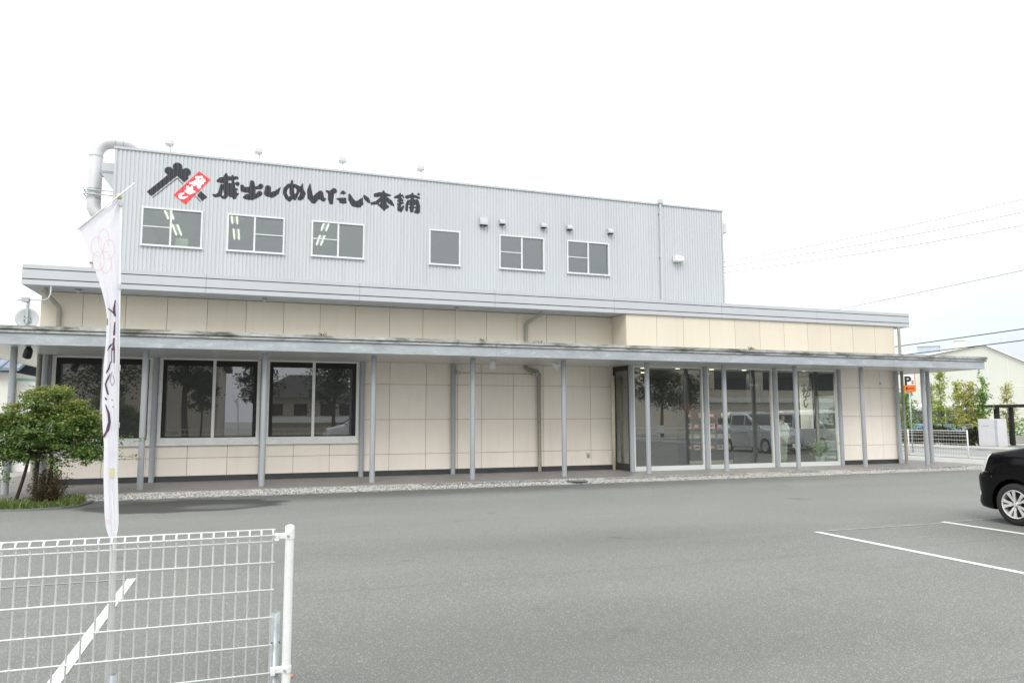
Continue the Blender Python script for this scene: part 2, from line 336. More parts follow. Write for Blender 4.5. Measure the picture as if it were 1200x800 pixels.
# ------------------------------------------------------------------ mesh helpers
class MB:
    def __init__(s): s.v = []; s.f = []; s.mi = []
    def add(s, vs, fs, mi=0):
        o = len(s.v); s.v += [tuple(v) for v in vs]; s.f += [tuple(i + o for i in f) for f in fs]; s.mi += [mi] * len(fs)
        return s
    def box(s, x0, x1, y0, y1, z0, z1, mi=0, mat=None):
        vs = [(x0, y0, z0), (x1, y0, z0), (x1, y1, z0), (x0, y1, z0), (x0, y0, z1), (x1, y0, z1), (x1, y1, z1), (x0, y1, z1)]
        if mat is not None: vs = [tuple(mat @ Vector(v)) for v in vs]
        return s.add(vs, [(0, 3, 2, 1), (4, 5, 6, 7), (0, 1, 5, 4), (1, 2, 6, 5), (2, 3, 7, 6), (3, 0, 4, 7)], mi)
    def cbox(s, x0, x1, y0, y1, z0, z1, c=0.01, mi=0, mat=None):
        # box with chamfered vertical and horizontal edges (rounded a little)
        def ring(i, z): return [(x0 + i + c, y0 + i, z), (x1 - i - c, y0 + i, z), (x1 - i, y0 + i + c, z), (x1 - i, y1 - i - c, z), (x1 - i - c, y1 - i, z), (x0 + i + c, y1 - i, z), (x0 + i, y1 - i - c, z), (x0 + i, y0 + i + c, z)]
        vs = ring(c, z0) + ring(0, z0 + c) + ring(0, z1 - c) + ring(c, z1)
        if mat is not None: vs = [tuple(mat @ Vector(v)) for v in vs]
        fs = [tuple(reversed(range(8))), tuple(range(24, 32))]
        for k in range(3):
            for i in range(8):
                j = (i + 1) % 8; fs.append((k * 8 + i, k * 8 + j, k * 8 + 8 + j, k * 8 + 8 + i))
        return s.add(vs, fs, mi)
    def tube(s, pts, r, n=8, mi=0, caps=True):
        pts = [Vector(p) for p in pts]; rs = r if isinstance(r, (list, tuple)) else [r] * len(pts)
        vs = []; fs = []; up = None
        for i, p in enumerate(pts):
            a = pts[max(i - 1, 0)]; b = pts[min(i + 1, len(pts) - 1)]; d = (b - a).normalized()
            if up is None: up = d.orthogonal().normalized()
            up = (up - d * up.dot(d))
            up = up.normalized() if up.length > 1e-6 else d.orthogonal().normalized()
            q = d.cross(up)
            for k in range(n):
                t = 2 * math.pi * k / n; vs.append(p + (up * math.cos(t) + q * math.sin(t)) * rs[i])
        for i in range(len(pts) - 1):
            for k in range(n):
                l = (k + 1) % n; fs.append((i * n + k, i * n + l, (i + 1) * n + l, (i + 1) * n + k))
        if caps: fs += [tuple(reversed(range(n))), tuple(range((len(pts) - 1) * n, len(pts) * n))]
        return s.add(vs, fs, mi)
    def lathe(s, prof, n=24, axis='z', origin=(0, 0, 0), mi=0):
        vs = []; fs = []; o = Vector(origin)
        for (r, h) in prof:
            for k in range(n):
                t = 2 * math.pi * k / n; a, b = r * math.cos(t), r * math.sin(t)
                vs.append(o + Vector({'z': (a, b, h), 'y': (a, h, b), 'x': (h, a, b)}[axis]))
        for i in range(len(prof) - 1):
            for k in range(n):
                l = (k + 1) % n; fs.append((i * n + k, i * n + l, (i + 1) * n + l, (i + 1) * n + k))
        return s.add(vs, fs, mi)
    def prism(s, poly, y0, y1, mi=0, plane='xz'):
        n = len(poly)
        f = {'xz': lambda p, h: (p[0], h, p[1]), 'xy': lambda p, h: (p[0], p[1], h), 'yz': lambda p, h: (h, p[0], p[1])}[plane]
        vs = [f(p, y0) for p in poly] + [f(p, y1) for p in poly]
        fs = [tuple(range(n)), tuple(range(2 * n - 1, n - 1, -1))] + [(i, n + i, n + (i + 1) % n, (i + 1) % n) for i in range(n)]
        return s.add(vs, fs, mi)
    def hsec(s, x, y, z0, z1, w=0.125, d=0.125, tf=0.011, tw=0.008):
        poly = [(-w/2, -d/2), (w/2, -d/2), (w/2, -d/2+tf), (tw/2, -d/2+tf), (tw/2, d/2-tf), (w/2, d/2-tf), (w/2, d/2), (-w/2, d/2), (-w/2, d/2-tf), (-tw/2, d/2-tf), (-tw/2, -d/2+tf), (-w/2, -d/2+tf)]
        return s.prism([(x + a, y + b) for a, b in poly], z0, z1, plane='xy')
    def build(s, name, mats, parent=None, smooth=False, loc=None, rotz=0, auto=False):
        me = bpy.data.meshes.new(name)
        me.from_pydata(s.v, [], s.f)
        if not isinstance(mats, (list, tuple)): mats = [mats]
        for m in mats: me.materials.append(m)
        if len(mats) > 1: me.polygons.foreach_set('material_index', s.mi)
        bm = bmesh.new(); bm.from_mesh(me); bmesh.ops.recalc_face_normals(bm, faces=bm.faces); bm.to_mesh(me); bm.free()
        if smooth: me.polygons.foreach_set('use_smooth', [True] * len(me.polygons))
        if auto:
            me.polygons.foreach_set('use_smooth', [True] * len(me.polygons))
            me.set_sharp_from_angle(angle=R(35))
        me.update()
        o = bpy.data.objects.new(name, me); sc.collection.objects.link(o)
        if parent: o.parent = parent
        if loc: o.location = loc
        if rotz: o.rotation_euler = (0, 0, rotz)
        return o

def split_build(mbs, name, mat, parent, **k):
    return [m_.build(name, mat, parent, **k) for m_ in mbs]

def tag(o, label=None, cat=None, group=None, kind=None):
    if label: o['label'] = label
    if cat: o['category'] = cat
    if group: o['group'] = group
    if kind: o['kind'] = kind
    return o

def thing(name, label, cat, loc=(0, 0, 0), rotz=0, group=None):
    o = bpy.data.objects.new(name, None); sc.collection.objects.link(o)
    o.empty_display_size = 0.1
    o.location = loc; o.rotation_euler = (0, 0, rotz)
    return tag(o, label, cat, group)

def copy_tree(o, parent=None):
    c = o.copy(); sc.collection.objects.link(c)
    if parent: c.parent = parent
    for ch in [x for x in o.children]: copy_tree(ch, c)
    return c

def arrays(name, V, F, mats, parent=None, mi=None, smooth=False, loc=None):
    me = bpy.data.meshes.new(name); me.from_pydata(V.tolist() if hasattr(V, 'tolist') else V, [], F.tolist() if hasattr(F, 'tolist') else F)
    if not isinstance(mats, (list, tuple)): mats = [mats]
    for m in mats: me.materials.append(m)
    if mi is not None: me.polygons.foreach_set('material_index', [int(x) for x in mi])
    if smooth: me.polygons.foreach_set('use_smooth', [True] * len(me.polygons))
    me.update()
    o = bpy.data.objects.new(name, me); sc.collection.objects.link(o)
    if parent: o.parent = parent
    if loc: o.location = loc
    return o

def leaf_arrays(C, size, aspect=0.7, flat=0.5):
    """one bent leaf (two triangles folded along the midrib) per centre"""
    C = np.asarray(C, float); n = len(C)
    d = rng.normal(size=(n, 3)); d[:, 2] = d[:, 2] * 0.6 - 0.25; d /= np.linalg.norm(d, axis=1)[:, None]
    up = rng.normal(size=(n, 3)) * flat + np.array([0, 0, 1.0])
    sd_ = np.cross(d, up); sd_ /= np.linalg.norm(sd_, axis=1)[:, None] + 1e-9
    nn = np.cross(sd_, d)
    L = (size * rng.uniform(0.6, 1.3, n))[:, None]; W = L * aspect * 0.5
    a = C - d * L * 0.5; b = C + d * L * 0.5
    l = C + sd_ * W + nn * W * 0.35; r_ = C - sd_ * W + nn * W * 0.35
    V = np.stack([a, l, b, r_], 1).reshape(-1, 3)
    k = np.arange(n)[:, None] * 4
    F = np.concatenate([k + np.array([[0, 1, 2]]), k + np.array([[0, 2, 3]])], 1).reshape(-1, 3)
    return V, F

# brush strokes / polygons -> flat mesh by marching squares
def brush(name, strokes, polys, place, cell, mat, parent=None):
    pts = [p for s_ in strokes for p in s_] + [(p[0], p[1], 0) for q in polys for p in q]
    P = np.array(pts); rm = P[:, 2].max() + cell * 2
    x0, z0 = P[:, 0].min() - rm, P[:, 1].min() - rm; nx = int((P[:, 0].max() + rm - x0) / cell) + 2; nz = int((P[:, 1].max() + rm - z0) / cell) + 2
    gx = x0 + np.arange(nx) * cell; gz = z0 + np.arange(nz) * cell
    X, Z = np.meshgrid(gx, gz, indexing='ij')
    D = np.full(X.shape, 1e9)
    for s_ in strokes:
        if len(s_) == 1: s_ = [s_[0], (s_[0][0] + 1e-4, s_[0][1], s_[0][2])]
        for (ax, az_, ar), (bx, bz, br) in zip(s_[:-1], s_[1:]):
            dx, dz = bx - ax, bz - az_; t = np.clip(((X - ax) * dx + (Z - az_) * dz) / (dx * dx + dz * dz + 1e-12), 0, 1)
            D = np.minimum(D, np.hypot(X - ax - t * dx, Z - az_ - t * dz) - (ar + (br - ar) * t))
    for q in polys:
        ins = np.zeros(X.shape, bool); ds = np.full(X.shape, 1e9)
        for (ax, az_), (bx, bz) in zip(q, q[1:] + q[:1]):
            dx, dz = bx - ax, bz - az_; t = np.clip(((X - ax) * dx + (Z - az_) * dz) / (dx * dx + dz * dz + 1e-12), 0, 1)
            ds = np.minimum(ds, np.hypot(X - ax - t * dx, Z - az_ - t * dz))
            c_ = (az_ > Z) != (bz > Z)
            with np.errstate(divide='ignore', invalid='ignore'):
                ins ^= c_ & (X < (bx - ax) * (Z - az_) / (bz - az_ if bz != az_ else 1e-9) + ax)
        D = np.minimum(D, np.where(ins, -ds, ds))
    V = []; key = {}; F = []
    def vid(k, x, z):
        if k not in key: key[k] = len(V); V.append(place(x, z))
        return key[k]
    act = np.argwhere((np.minimum.reduce([D[:-1, :-1], D[1:, :-1], D[:-1, 1:], D[1:, 1:]]) < 0))
    for i, j in act:
        cs = [(i, j), (i + 1, j), (i + 1, j + 1), (i, j + 1)]; poly = []
        for a, b in zip(cs, cs[1:] + cs[:1]):
            da, db = D[a], D[b]
            if da < 0: poly.append(vid(a, gx[a[0]], gz[a[1]]))
            if (da < 0) != (db < 0):
                t = da / (da - db); k = tuple(sorted((a, b)))
                poly.append(vid(k, gx[a[0]] + t * (gx[b[0]] - gx[a[0]]), gz[a[1]] + t * (gz[b[1]] - gz[a[1]])))
        if len(poly) > 2: F.append(poly)
    return arrays(name, V, F, mat, parent)
SIGN_GLYPHS = [[[(3.657, 8.18, 0.031), (3.738, 8.209, 0.066), (3.884, 8.271, 0.05), (4.143, 8.319, 0.035)], [(3.861, 8.405, 0.021), (3.86, 8.314, 0.054), (3.861, 8.13, 0.05)], [(4.029, 8.372, 0.019), (4.028, 8.291, 0.035), (4.05, 8.181, 0.027)], [(3.857, 8.252, 0.05), (3.879, 7.767, 0.039)], [(3.968, 8.101, 0.047), (4.001, 7.819, 0.054)], [(3.762, 8.059, 0.039), (3.739, 7.935, 0.039), (3.716, 7.801, 0.046), (3.608, 7.75, 0.035), (3.552, 7.775, 0.021)], [(3.755, 7.744, 0.019), (3.829, 7.731, 0.042)], [(3.826, 8.066, 0.023), (3.833, 7.884, 0.019)], [(4.05, 8.181, 0.031), (4.044, 8.027, 0.058), (4.099, 7.829, 0.062), (4.198, 7.869, 0.016)], [(4.096, 7.757, 0.043)], [(4.163, 8.152, 0.047)], [(4.15, 7.993, 0.025), (4.081, 7.939, 0.027)]], [[(4.549, 8.233, 0.047), (4.563, 8.08, 0.067), (4.562, 7.813, 0.067)], [(4.29, 8.093, 0.039), (4.321, 8.004, 0.059), (4.471, 8.005, 0.071), (4.639, 8.077, 0.028), (4.77, 8.118, 0.051), (4.785, 8.148, 0.055)], [(4.366, 7.784, 0.035), (4.44, 7.805, 0.067), (4.553, 7.792, 0.055), (4.702, 7.868, 0.047), (4.761, 7.935, 0.059)]], [[(4.98, 8.112, 0.064), (4.966, 7.956, 0.071), (5.082, 7.92, 0.064), (5.214, 8.005, 0.052), (5.312, 8.161, 0.008)]], [[(5.537, 8.248, 0.04), (5.447, 8.129, 0.044), (5.436, 8.003, 0.04), (5.498, 7.888, 0.044), (5.563, 7.832, 0.044), (5.652, 7.94, 0.044)], [(5.625, 8.391, 0.02), (5.615, 8.229, 0.044), (5.636, 8.022, 0.052), (5.715, 7.867, 0.032)], [(5.537, 8.253, 0.036), (5.713, 8.25, 0.044), (5.872, 8.167, 0.057), (5.938, 8.052, 0.057), (5.897, 7.933, 0.057), (5.843, 7.892, 0.045)], [(5.919, 8.332, 0.012), (5.895, 8.205, 0.037)], [(5.813, 8.166, 0.041), (5.787, 8.037, 0.028), (5.711, 7.921, 0.048)]], [[(6.128, 8.35, 0.012), (6.113, 8.154, 0.053), (6.144, 7.957, 0.065), (6.235, 7.861, 0.065), (6.332, 8.003, 0.066), (6.425, 8.105, 0.062), (6.456, 7.967, 0.058), (6.514, 7.915, 0.041), (6.557, 7.955, 0.021)]], [[(6.604, 8.187, 0.025), (6.69, 8.131, 0.05), (6.81, 8.216, 0.062)], [(6.721, 8.12, 0.066), (6.714, 7.96, 0.062), (6.732, 7.856, 0.045)], [(6.99, 8.153, 0.012), (7.064, 8.19, 0.046), (7.106, 8.179, 0.029)], [(6.906, 7.983, 0.021), (7.028, 7.973, 0.046), (7.119, 7.995, 0.038)], [(7.029, 7.937, 0.062), (7.111, 7.923, 0.05)]], [[(7.25, 8.136, 0.029), (7.287, 8.015, 0.059), (7.378, 7.885, 0.071), (7.512, 7.882, 0.08), (7.589, 8.001, 0.046), (7.633, 8.096, 0.008)], [(7.59, 7.916, 0.055)], [(7.682, 8.144, 0.03), (7.758, 8.061, 0.055), (7.822, 7.985, 0.034)]], [[(8.011, 8.204, 0.047), (8.133, 8.238, 0.056), (8.27, 8.252, 0.051), (8.45, 8.241, 0.019)], [(8.247, 8.358, 0.017), (8.249, 8.239, 0.069), (8.252, 8.0, 0.073), (8.266, 7.784, 0.026)], [(8.187, 8.124, 0.038), (8.052, 7.981, 0.043), (7.906, 7.941, 0.032)], [(8.346, 8.128, 0.043), (8.453, 8.03, 0.056), (8.555, 7.937, 0.019)], [(8.133, 7.913, 0.034), (8.264, 7.897, 0.086), (8.375, 7.892, 0.034)]], [[(8.745, 8.32, 0.02), (8.728, 8.242, 0.048), (8.6, 8.197, 0.03)], [(8.814, 8.277, 0.022), (8.847, 8.199, 0.017)], [(8.747, 8.156, 0.048), (8.816, 8.119, 0.026)], [(8.677, 8.095, 0.022), (8.794, 8.122, 0.026)], [(8.684, 7.993, 0.028), (8.742, 8.02, 0.026), (8.828, 8.044, 0.026)], [(8.707, 7.923, 0.03), (8.712, 7.825, 0.035), (8.766, 7.809, 0.039), (8.829, 7.913, 0.03), (8.85, 7.947, 0.022)], [(8.742, 8.047, 0.035), (8.754, 7.927, 0.017)], [(8.948, 8.237, 0.044), (9.117, 8.298, 0.039), (9.313, 8.251, 0.031)], [(9.308, 8.359, 0.031)], [(9.116, 8.357, 0.026), (9.114, 8.148, 0.048), (9.1, 7.839, 0.048)], [(8.989, 8.114, 0.03), (8.951, 8.001, 0.035), (8.944, 7.842, 0.035)], [(8.989, 8.11, 0.035), (9.249, 8.134, 0.053), (9.298, 7.989, 0.048), (9.278, 7.833, 0.061), (9.22, 7.802, 0.035)], [(9.033, 8.019, 0.022), (9.25, 8.046, 0.02)], [(9.034, 7.921, 0.022), (9.251, 7.95, 0.02)]]]
EMBLEM_STROKES = [[(2.621, 8.462, 0.124), (2.626, 8.335, 0.103)], [(2.412, 8.334, 0.111), (2.462, 8.295, 0.093)], [(2.841, 8.341, 0.119), (2.773, 8.329, 0.093)]]
EMBLEM_POLYS = [[(1.891, 7.698), (2.359, 8.19), (2.461, 8.306), (2.616, 8.334), (2.617, 8.211), (2.01, 7.584)], [(2.611, 8.213), (2.616, 8.345), (2.773, 8.34), (2.916, 8.186), (2.807, 8.051)], [(3.226, 7.851), (3.401, 7.699), (3.276, 7.572), (3.144, 7.717)]]
EMBLEM_LINE = [[(2.044, 7.551, 0.01), (2.622, 8.146, 0.012), (2.766, 8.003, 0.01)], [(3.105, 7.685, 0.01), (3.237, 7.548, 0.01)]]
PLATE = [[(3.166, 8.399), (3.469, 8.194), (2.857, 7.437), (2.549, 7.67)]]
PLATE_GLYPHS = [[[(3.097, 8.221, 0.025), (3.241, 8.247, 0.027)], [(2.961, 8.041, 0.025), (3.069, 8.07, 0.035), (3.295, 8.146, 0.038)], [(3.143, 8.203, 0.027), (3.16, 8.017, 0.042)], [(3.263, 8.194, 0.027), (3.218, 8.067, 0.038), (3.173, 7.952, 0.038)], [(3.278, 8.069, 0.019)], [(3.052, 7.995, 0.029), (3.097, 8.121, 0.029)], [(3.212, 7.956, 0.021)]], [[(2.897, 7.924, 0.035), (2.914, 7.838, 0.037), (2.997, 7.886, 0.037)], [(2.852, 7.809, 0.027), (2.952, 7.765, 0.037), (3.065, 7.813, 0.027)], [(2.994, 7.951, 0.021), (2.975, 7.778, 0.031)]], [[(2.796, 7.742, 0.021), (2.712, 7.686, 0.033), (2.722, 7.621, 0.035), (2.801, 7.607, 0.027), (2.907, 7.666, 0.012)]]]
BANNER_ROWS = [(2.5841, 4.1352, 4.1488), (2.5637, 4.1158, 4.1497), (2.5308, 4.0769, 4.1511), (2.5104, 4.0544, 4.152), (2.4779, 4.0195, 4.1534), (2.4536, 3.9926, 4.1545), (2.4081, 4.0097, 4.1566), (2.3327, 4.0448, 4.1602), (2.2569, 4.07, 4.162), (2.1813, 4.0952, 4.1655), (2.1057, 4.1154, 4.1673), (2.0604, 4.1226, 4.1694), (1.9547, 4.1242, 4.1743), (1.8421, 4.1196, 4.1778), (1.6932, 4.1207, 4.183), (1.5824, 4.1286, 4.1881), (1.5088, 4.137, 4.1931), (1.3627, 4.1423, 4.1982), (1.2175, 4.1525, 4.2082), (1.1741, 4.1578, 4.2102), (1.138, 4.166, 4.2086), (1.1092, 4.1771, 4.2017), (1.0949, 4.1843, 4.1942)]
BANNER_STROKES = [[(4.153, 2.133, 0.003), (4.149, 2.098, 0.006), (4.156, 2.065, 0.004)], [(4.127, 2.097, 0.002), (4.145, 2.083, 0.004), (4.154, 2.068, 0.003)], [(4.155, 2.038, 0.003), (4.154, 1.985, 0.005)], [(4.126, 2.052, 0.002), (4.126, 2.026, 0.002)], [(4.154, 1.966, 0.004), (4.153, 1.917, 0.004)], [(4.147, 1.925, 0.002), (4.149, 1.861, 0.002)], [(4.157, 1.932, 0.003), (4.16, 1.861, 0.003)], [(4.133, 1.913, 0.002), (4.142, 1.936, 0.003), (4.151, 1.947, 0.002)], [(4.145, 1.864, 0.002), (4.14, 1.834, 0.003), (4.134, 1.816, 0.003)], [(4.146, 1.812, 0.002), (4.132, 1.767, 0.004), (4.143, 1.723, 0.003)], [(4.134, 1.708, 0.003), (4.138, 1.701, 0.004)], [(4.154, 1.82, 0.001), (4.146, 1.786, 0.001), (4.157, 1.76, 0.001), (4.166, 1.779, 0.001), (4.158, 1.805, 0.001)], [(4.159, 1.701, 0.002), (4.16, 1.697, 0.002)], [(4.164, 1.671, 0.002), (4.165, 1.667, 0.002)], [(4.137, 1.678, 0.002), (4.149, 1.641, 0.004), (4.154, 1.605, 0.005), (4.149, 1.568, 0.006), (4.136, 1.542, 0.005)]]
BANNER_EMBLEM = [[(4.08, 2.381, 0.001), (4.078, 2.392, 0.001), (4.077, 2.404, 0.001), (4.079, 2.416, 0.001), (4.083, 2.426, 0.001), (4.088, 2.433, 0.001), (4.094, 2.436, 0.001), (4.1, 2.434, 0.001), (4.106, 2.429, 0.001), (4.111, 2.42, 0.001), (4.114, 2.409, 0.001), (4.115, 2.397, 0.001), (4.114, 2.385, 0.001), (4.111, 2.375, 0.001)], [(4.095, 2.351, 0.001), (4.099, 2.384, 0.001)], [(4.102, 2.386, 0.001), (4.106, 2.393, 0.001), (4.112, 2.397, 0.001), (4.119, 2.397, 0.001), (4.125, 2.393, 0.001), (4.13, 2.385, 0.001), (4.134, 2.375, 0.001), (4.135, 2.363, 0.001), (4.135, 2.351, 0.001), (4.132, 2.34, 0.001), (4.128, 2.331, 0.001), (4.122, 2.326, 0.001), (4.116, 2.325, 0.001), (4.11, 2.328, 0.001)], [(4.095, 2.351, 0.001), (4.111, 2.352, 0.001)], [(4.114, 2.343, 0.001), (4.12, 2.336, 0.001), (4.124, 2.327, 0.001), (4.126, 2.315, 0.001), (4.126, 2.303, 0.001), (4.124, 2.291, 0.001), (4.12, 2.282, 0.001), (4.115, 2.276, 0.001), (4.109, 2.274, 0.001), (4.103, 2.275, 0.001), (4.097, 2.281, 0.001), (4.092, 2.29, 0.001), (4.09, 2.301, 0.001), (4.089, 2.314, 0.001)], [(4.095, 2.351, 0.001), (4.101, 2.319, 0.001)], [(4.101, 2.312, 0.001), (4.099, 2.3, 0.001), (4.096, 2.29, 0.001), (4.091, 2.283, 0.001), (4.085, 2.28, 0.001), (4.079, 2.281, 0.001), (4.073, 2.285, 0.001), (4.068, 2.293, 0.001), (4.065, 2.304, 0.001), (4.063, 2.316, 0.001), (4.064, 2.328, 0.001), (4.067, 2.339, 0.001), (4.071, 2.347, 0.001), (4.077, 2.351, 0.001)], [(4.095, 2.351, 0.001), (4.084, 2.331, 0.001)], [(4.08, 2.335, 0.001), (4.074, 2.335, 0.001), (4.067, 2.338, 0.001), (4.062, 2.346, 0.001), (4.058, 2.356, 0.001), (4.056, 2.368, 0.001), (4.056, 2.38, 0.001), (4.059, 2.391, 0.001), (4.063, 2.4, 0.001), (4.068, 2.406, 0.001), (4.074, 2.407, 0.001), (4.081, 2.405, 0.001), (4.086, 2.399, 0.001), (4.091, 2.389, 0.001)], [(4.095, 2.351, 0.001), (4.082, 2.371, 0.001)]]
BANNER_SMALL = [[(4.157, 1.192, 0.001), (4.161, 1.191, 0.001), (4.16, 1.174, 0.001)], [(4.164, 1.191, 0.001), (4.168, 1.191, 0.001), (4.167, 1.173, 0.001)], [(4.171, 1.191, 0.001), (4.175, 1.191, 0.001), (4.174, 1.173, 0.001)]]
INNER_BANNER = [[(21.732, 2.644, 0.026), (21.929, 2.67, 0.026)], [(21.844, 2.702, 0.026), (21.818, 2.529, 0.026), (21.747, 2.495, 0.021)], [(22.046, 2.695, 0.021), (21.98, 2.554, 0.031), (22.066, 2.531, 0.026)], [(21.774, 2.458, 0.031), (22.064, 2.498, 0.026)], [(21.864, 2.529, 0.026), (21.796, 2.342, 0.031)], [(21.975, 2.46, 0.021), (21.923, 2.357, 0.026)], [(22.03, 2.414, 0.016), (22.037, 2.33, 0.021)], [(21.804, 2.263, 0.026), (21.996, 2.311, 0.026)], [(21.881, 2.319, 0.021), (21.891, 2.189, 0.026), (21.798, 2.156, 0.021)], [(21.797, 2.133, 0.026), (21.811, 1.971, 0.031), (21.878, 1.938, 0.026), (21.941, 2.041, 0.021)]]

# ------------------------------------------------------------------ ground
def sheet(name, x0, x1, y0, y1, z, mat):
    return tag(MB().add([(x0, y0, z), (x1, y0, z), (x1, y1, z), (x0, y1, z)], [(0, 1, 2, 3)]).build(name, mat), kind='structure')
sheet('ground', -400, 700, -400, 700, -0.03, M['concrete'])
sheet('parking_lot', -40, 31.0, -27, -1.24, 0.0, M['asphalt'])
sheet('side_yard', -30, -0.6, -1.1, 30, -0.005, M['concrete'])
sheet('forecourt', 26.9, 31.0, -1.1, 40, 0.0, M['concrete'])
sheet('road', 32.0, 38.0, -60, 120, -0.006, M['road'])
pv = MB(); pv.box(31.0, 32.0, -60, 120, -0.05, 0.03); tag(pv.build('pavement', M['concrete']), kind='structure')
pv = MB(); pv.box(38.0, 40.4, -60, 120, -0.05, 0.10); tag(pv.build('pavement', M['concrete']), kind='structure')
# porch paving with its pale edging
tag(MB().box(-1.2, 26.85, -0.70, 8, -0.02, 0.1).build('porch_paving', M['porch']), kind='structure')
tag(MB().box(-1.2, 26.9, -0.78, -0.702, -0.02, 0.103).build('porch_edging', M['kerbstone']), kind='structure')
tag(MB().add([(-1.2, -1.26, 0.004), (27.3, -1.26, 0.004), (27.3, -0.782, 0.075), (-1.2, -0.782, 0.075)], [(0, 1, 2, 3)]).build('gravel_bed', M['gravelbed']), kind='structure')
def pebbles():
    n = 17000
    x = rng.uniform(1.3, 27.2, n); y = rng.uniform(-1.26, -0.79, n)
    z = 0.010 + np.clip((y + 1.26) / 0.478, 0, 1) * 0.071 + rng.uniform(0, 0.015, n)
    base = np.array([(1, 0, 0), (0, 1, 0), (-1, 0, 0), (0, -1, 0), (0, 0, 0.7), (0, 0, -0.5)], float)
    V = base[None] * (rng.uniform(0.010, 0.022, (n, 1, 1)) * rng.uniform(0.7, 1.3, (n, 6, 1)))
    a = rng.uniform(0, 6.28, n); ca, sa = np.cos(a)[:, None], np.sin(a)[:, None]
    Vx = V[:, :, 0] * ca - V[:, :, 1] * sa; Vy = V[:, :, 0] * sa + V[:, :, 1] * ca
    V = np.stack([Vx + x[:, None], Vy + y[:, None], V[:, :, 2] + z[:, None]], -1).reshape(-1, 3)
    f = np.array([(0, 1, 4), (1, 2, 4), (2, 3, 4), (3, 0, 4), (1, 0, 5), (2, 1, 5), (3, 2, 5), (0, 3, 5)])
    F = (np.arange(n)[:, None, None] * 6 + f[None]).reshape(-1, 3)
    back = (y > -0.95) & ((np.sin(x * 0.9) + np.sin(x * 2.3 + 1)) > -0.6) & (x > 8.5)
    mi = np.repeat(np.where(back & (rng.random(n) < 0.8), 1, 0), 8)
    tag(arrays('gravel', V, F, [M['stone_white'], M['stone_grey']], mi=mi), 'white and grey pebbles in the strip along the porch edge', 'gravel', kind='stuff')
pebbles()
# painted parking bay lines
def line(name, x0, x1, y0, y1, m, z=0.004): return sheet(name, x0, x1, y0, y1, z, m)
line('painted_line', 3.593, 3.674, -18.5, -9.43, M['paint'])
line('painted_line', 12.28, 12.385, -18.5, -9.36, M['paint'])
line('painted_line', 14.81, 14.915, -18.5, -9.22, M['paint'])
line('painted_line', 17.33, 17.46, -18.5, -9.22, M['paint'])
line('faded_painted_line', -6, 3.58, -9.47, -9.42, M['paint_thin'])
line('faded_painted_line', 12.41, 14.79, -9.36, -9.31, M['paint_thin'])
line('faded_painted_line', 14.94, 17.32, -9.27, -9.22, M['paint_thin'])

# ------------------------------------------------------------------ the shop building
B = thing('shop_building', 'long cream and grey shop building with corrugated upper storey and columned canopy', 'building')
XL = -0.05
# cream panels with open joints, in front of a dark joint backing
def panels(name, xs, zs, y, holes=(), mat='cream', gap=0.010, t=0.03):
    mb = MB()
    for x0, x1 in zip(xs[:-1], xs[1:]):
        for z0, z1 in zip(zs[:-1], zs[1:]):
            cells = [(x0 + gap / 2, x1 - gap / 2, z0 + gap / 2, z1 - gap / 2)]
            for hx0, hx1, hz0, hz1 in holes:
                nc = []
                for a, b, c, d in cells:
                    if b <= hx0 or a >= hx1 or d <= hz0 or c >= hz1: nc.append((a, b, c, d)); continue
                    if a < hx0: nc.append((a, hx0, c, d))
                    if b > hx1: nc.append((hx1, b, c, d))
                    if c < hz0: nc.append((max(a, hx0), min(b, hx1), c, hz0))
                    if d > hz1: nc.append((max(a, hx0), min(b, hx1), hz1, d))
                cells = nc
            for a, b, c, d in cells: mb.box(a, b, y, y + t, c, d)
    return mb.build(name, M[mat], B)
xu = [XL] + [0.834 + 0.9235 * k for k in range(16)]; xu[-1] = 14.98
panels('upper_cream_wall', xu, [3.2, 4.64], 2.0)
xl = [0.26, 1.4, 2.35, 3.27, 4.19, 5.78, 6.69, 7.5, 8.25, 9.25, 10.15, 10.85, 11.79, 12.72, 13.4, 14.22, 14.98]
panels('lower_cream_wall', xl, [0.23, 0.665, 1.59, 2.54, 3.19], 2.0, holes=[(0.26, 7.5, 1.0, 3.2)], mat='cream_low')
panels('lower_cream_wall', [23.0 - 0.43, 23.44, 24.37, 25.1], [0.23, 0.71, 1.64, 2.565, 3.19], 1.1, mat='cream_low')
xr = [14.98] + [15.99 + 0.9185 * k for k in range(10)] + [25.1]
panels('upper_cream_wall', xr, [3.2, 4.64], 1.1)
# solid core walls behind the panels
core = MB()
core.box(XL, 14.99, 2.031, 2.14, 3.2, 4.64); core.box(7.5, 14.99, 2.031, 2.14, 0.1, 3.2); core.box(0.26, 7.5, 2.031, 2.14, 0.1, 0.98)
core.box(15.0, 25.1, 1.131, 1.24, 3.2, 4.64); core.box(22.57, 25.1, 1.131, 1.24, 0.1, 3.2)
core.build('wall_core', M['joint'], B)
# return walls and side walls
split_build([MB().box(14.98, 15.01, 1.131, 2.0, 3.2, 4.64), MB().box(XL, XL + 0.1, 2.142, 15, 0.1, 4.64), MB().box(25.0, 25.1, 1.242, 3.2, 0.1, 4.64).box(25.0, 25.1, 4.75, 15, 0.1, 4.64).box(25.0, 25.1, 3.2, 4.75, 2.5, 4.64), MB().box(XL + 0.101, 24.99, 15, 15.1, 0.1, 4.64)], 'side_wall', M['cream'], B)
pl = MB(); pl.box(XL, 0.255, 1.99, 2.14, 0.1, 3.198); pl.build('corner_pier', M['fascia'], B)
split_build([MB().box(0.26, 14.97, 1.985, 2.03, 0.1, 0.226), MB().box(22.57, 25.11, 1.085, 1.13, 0.1, 0.226)], 'skirting', M['skirt'], B)
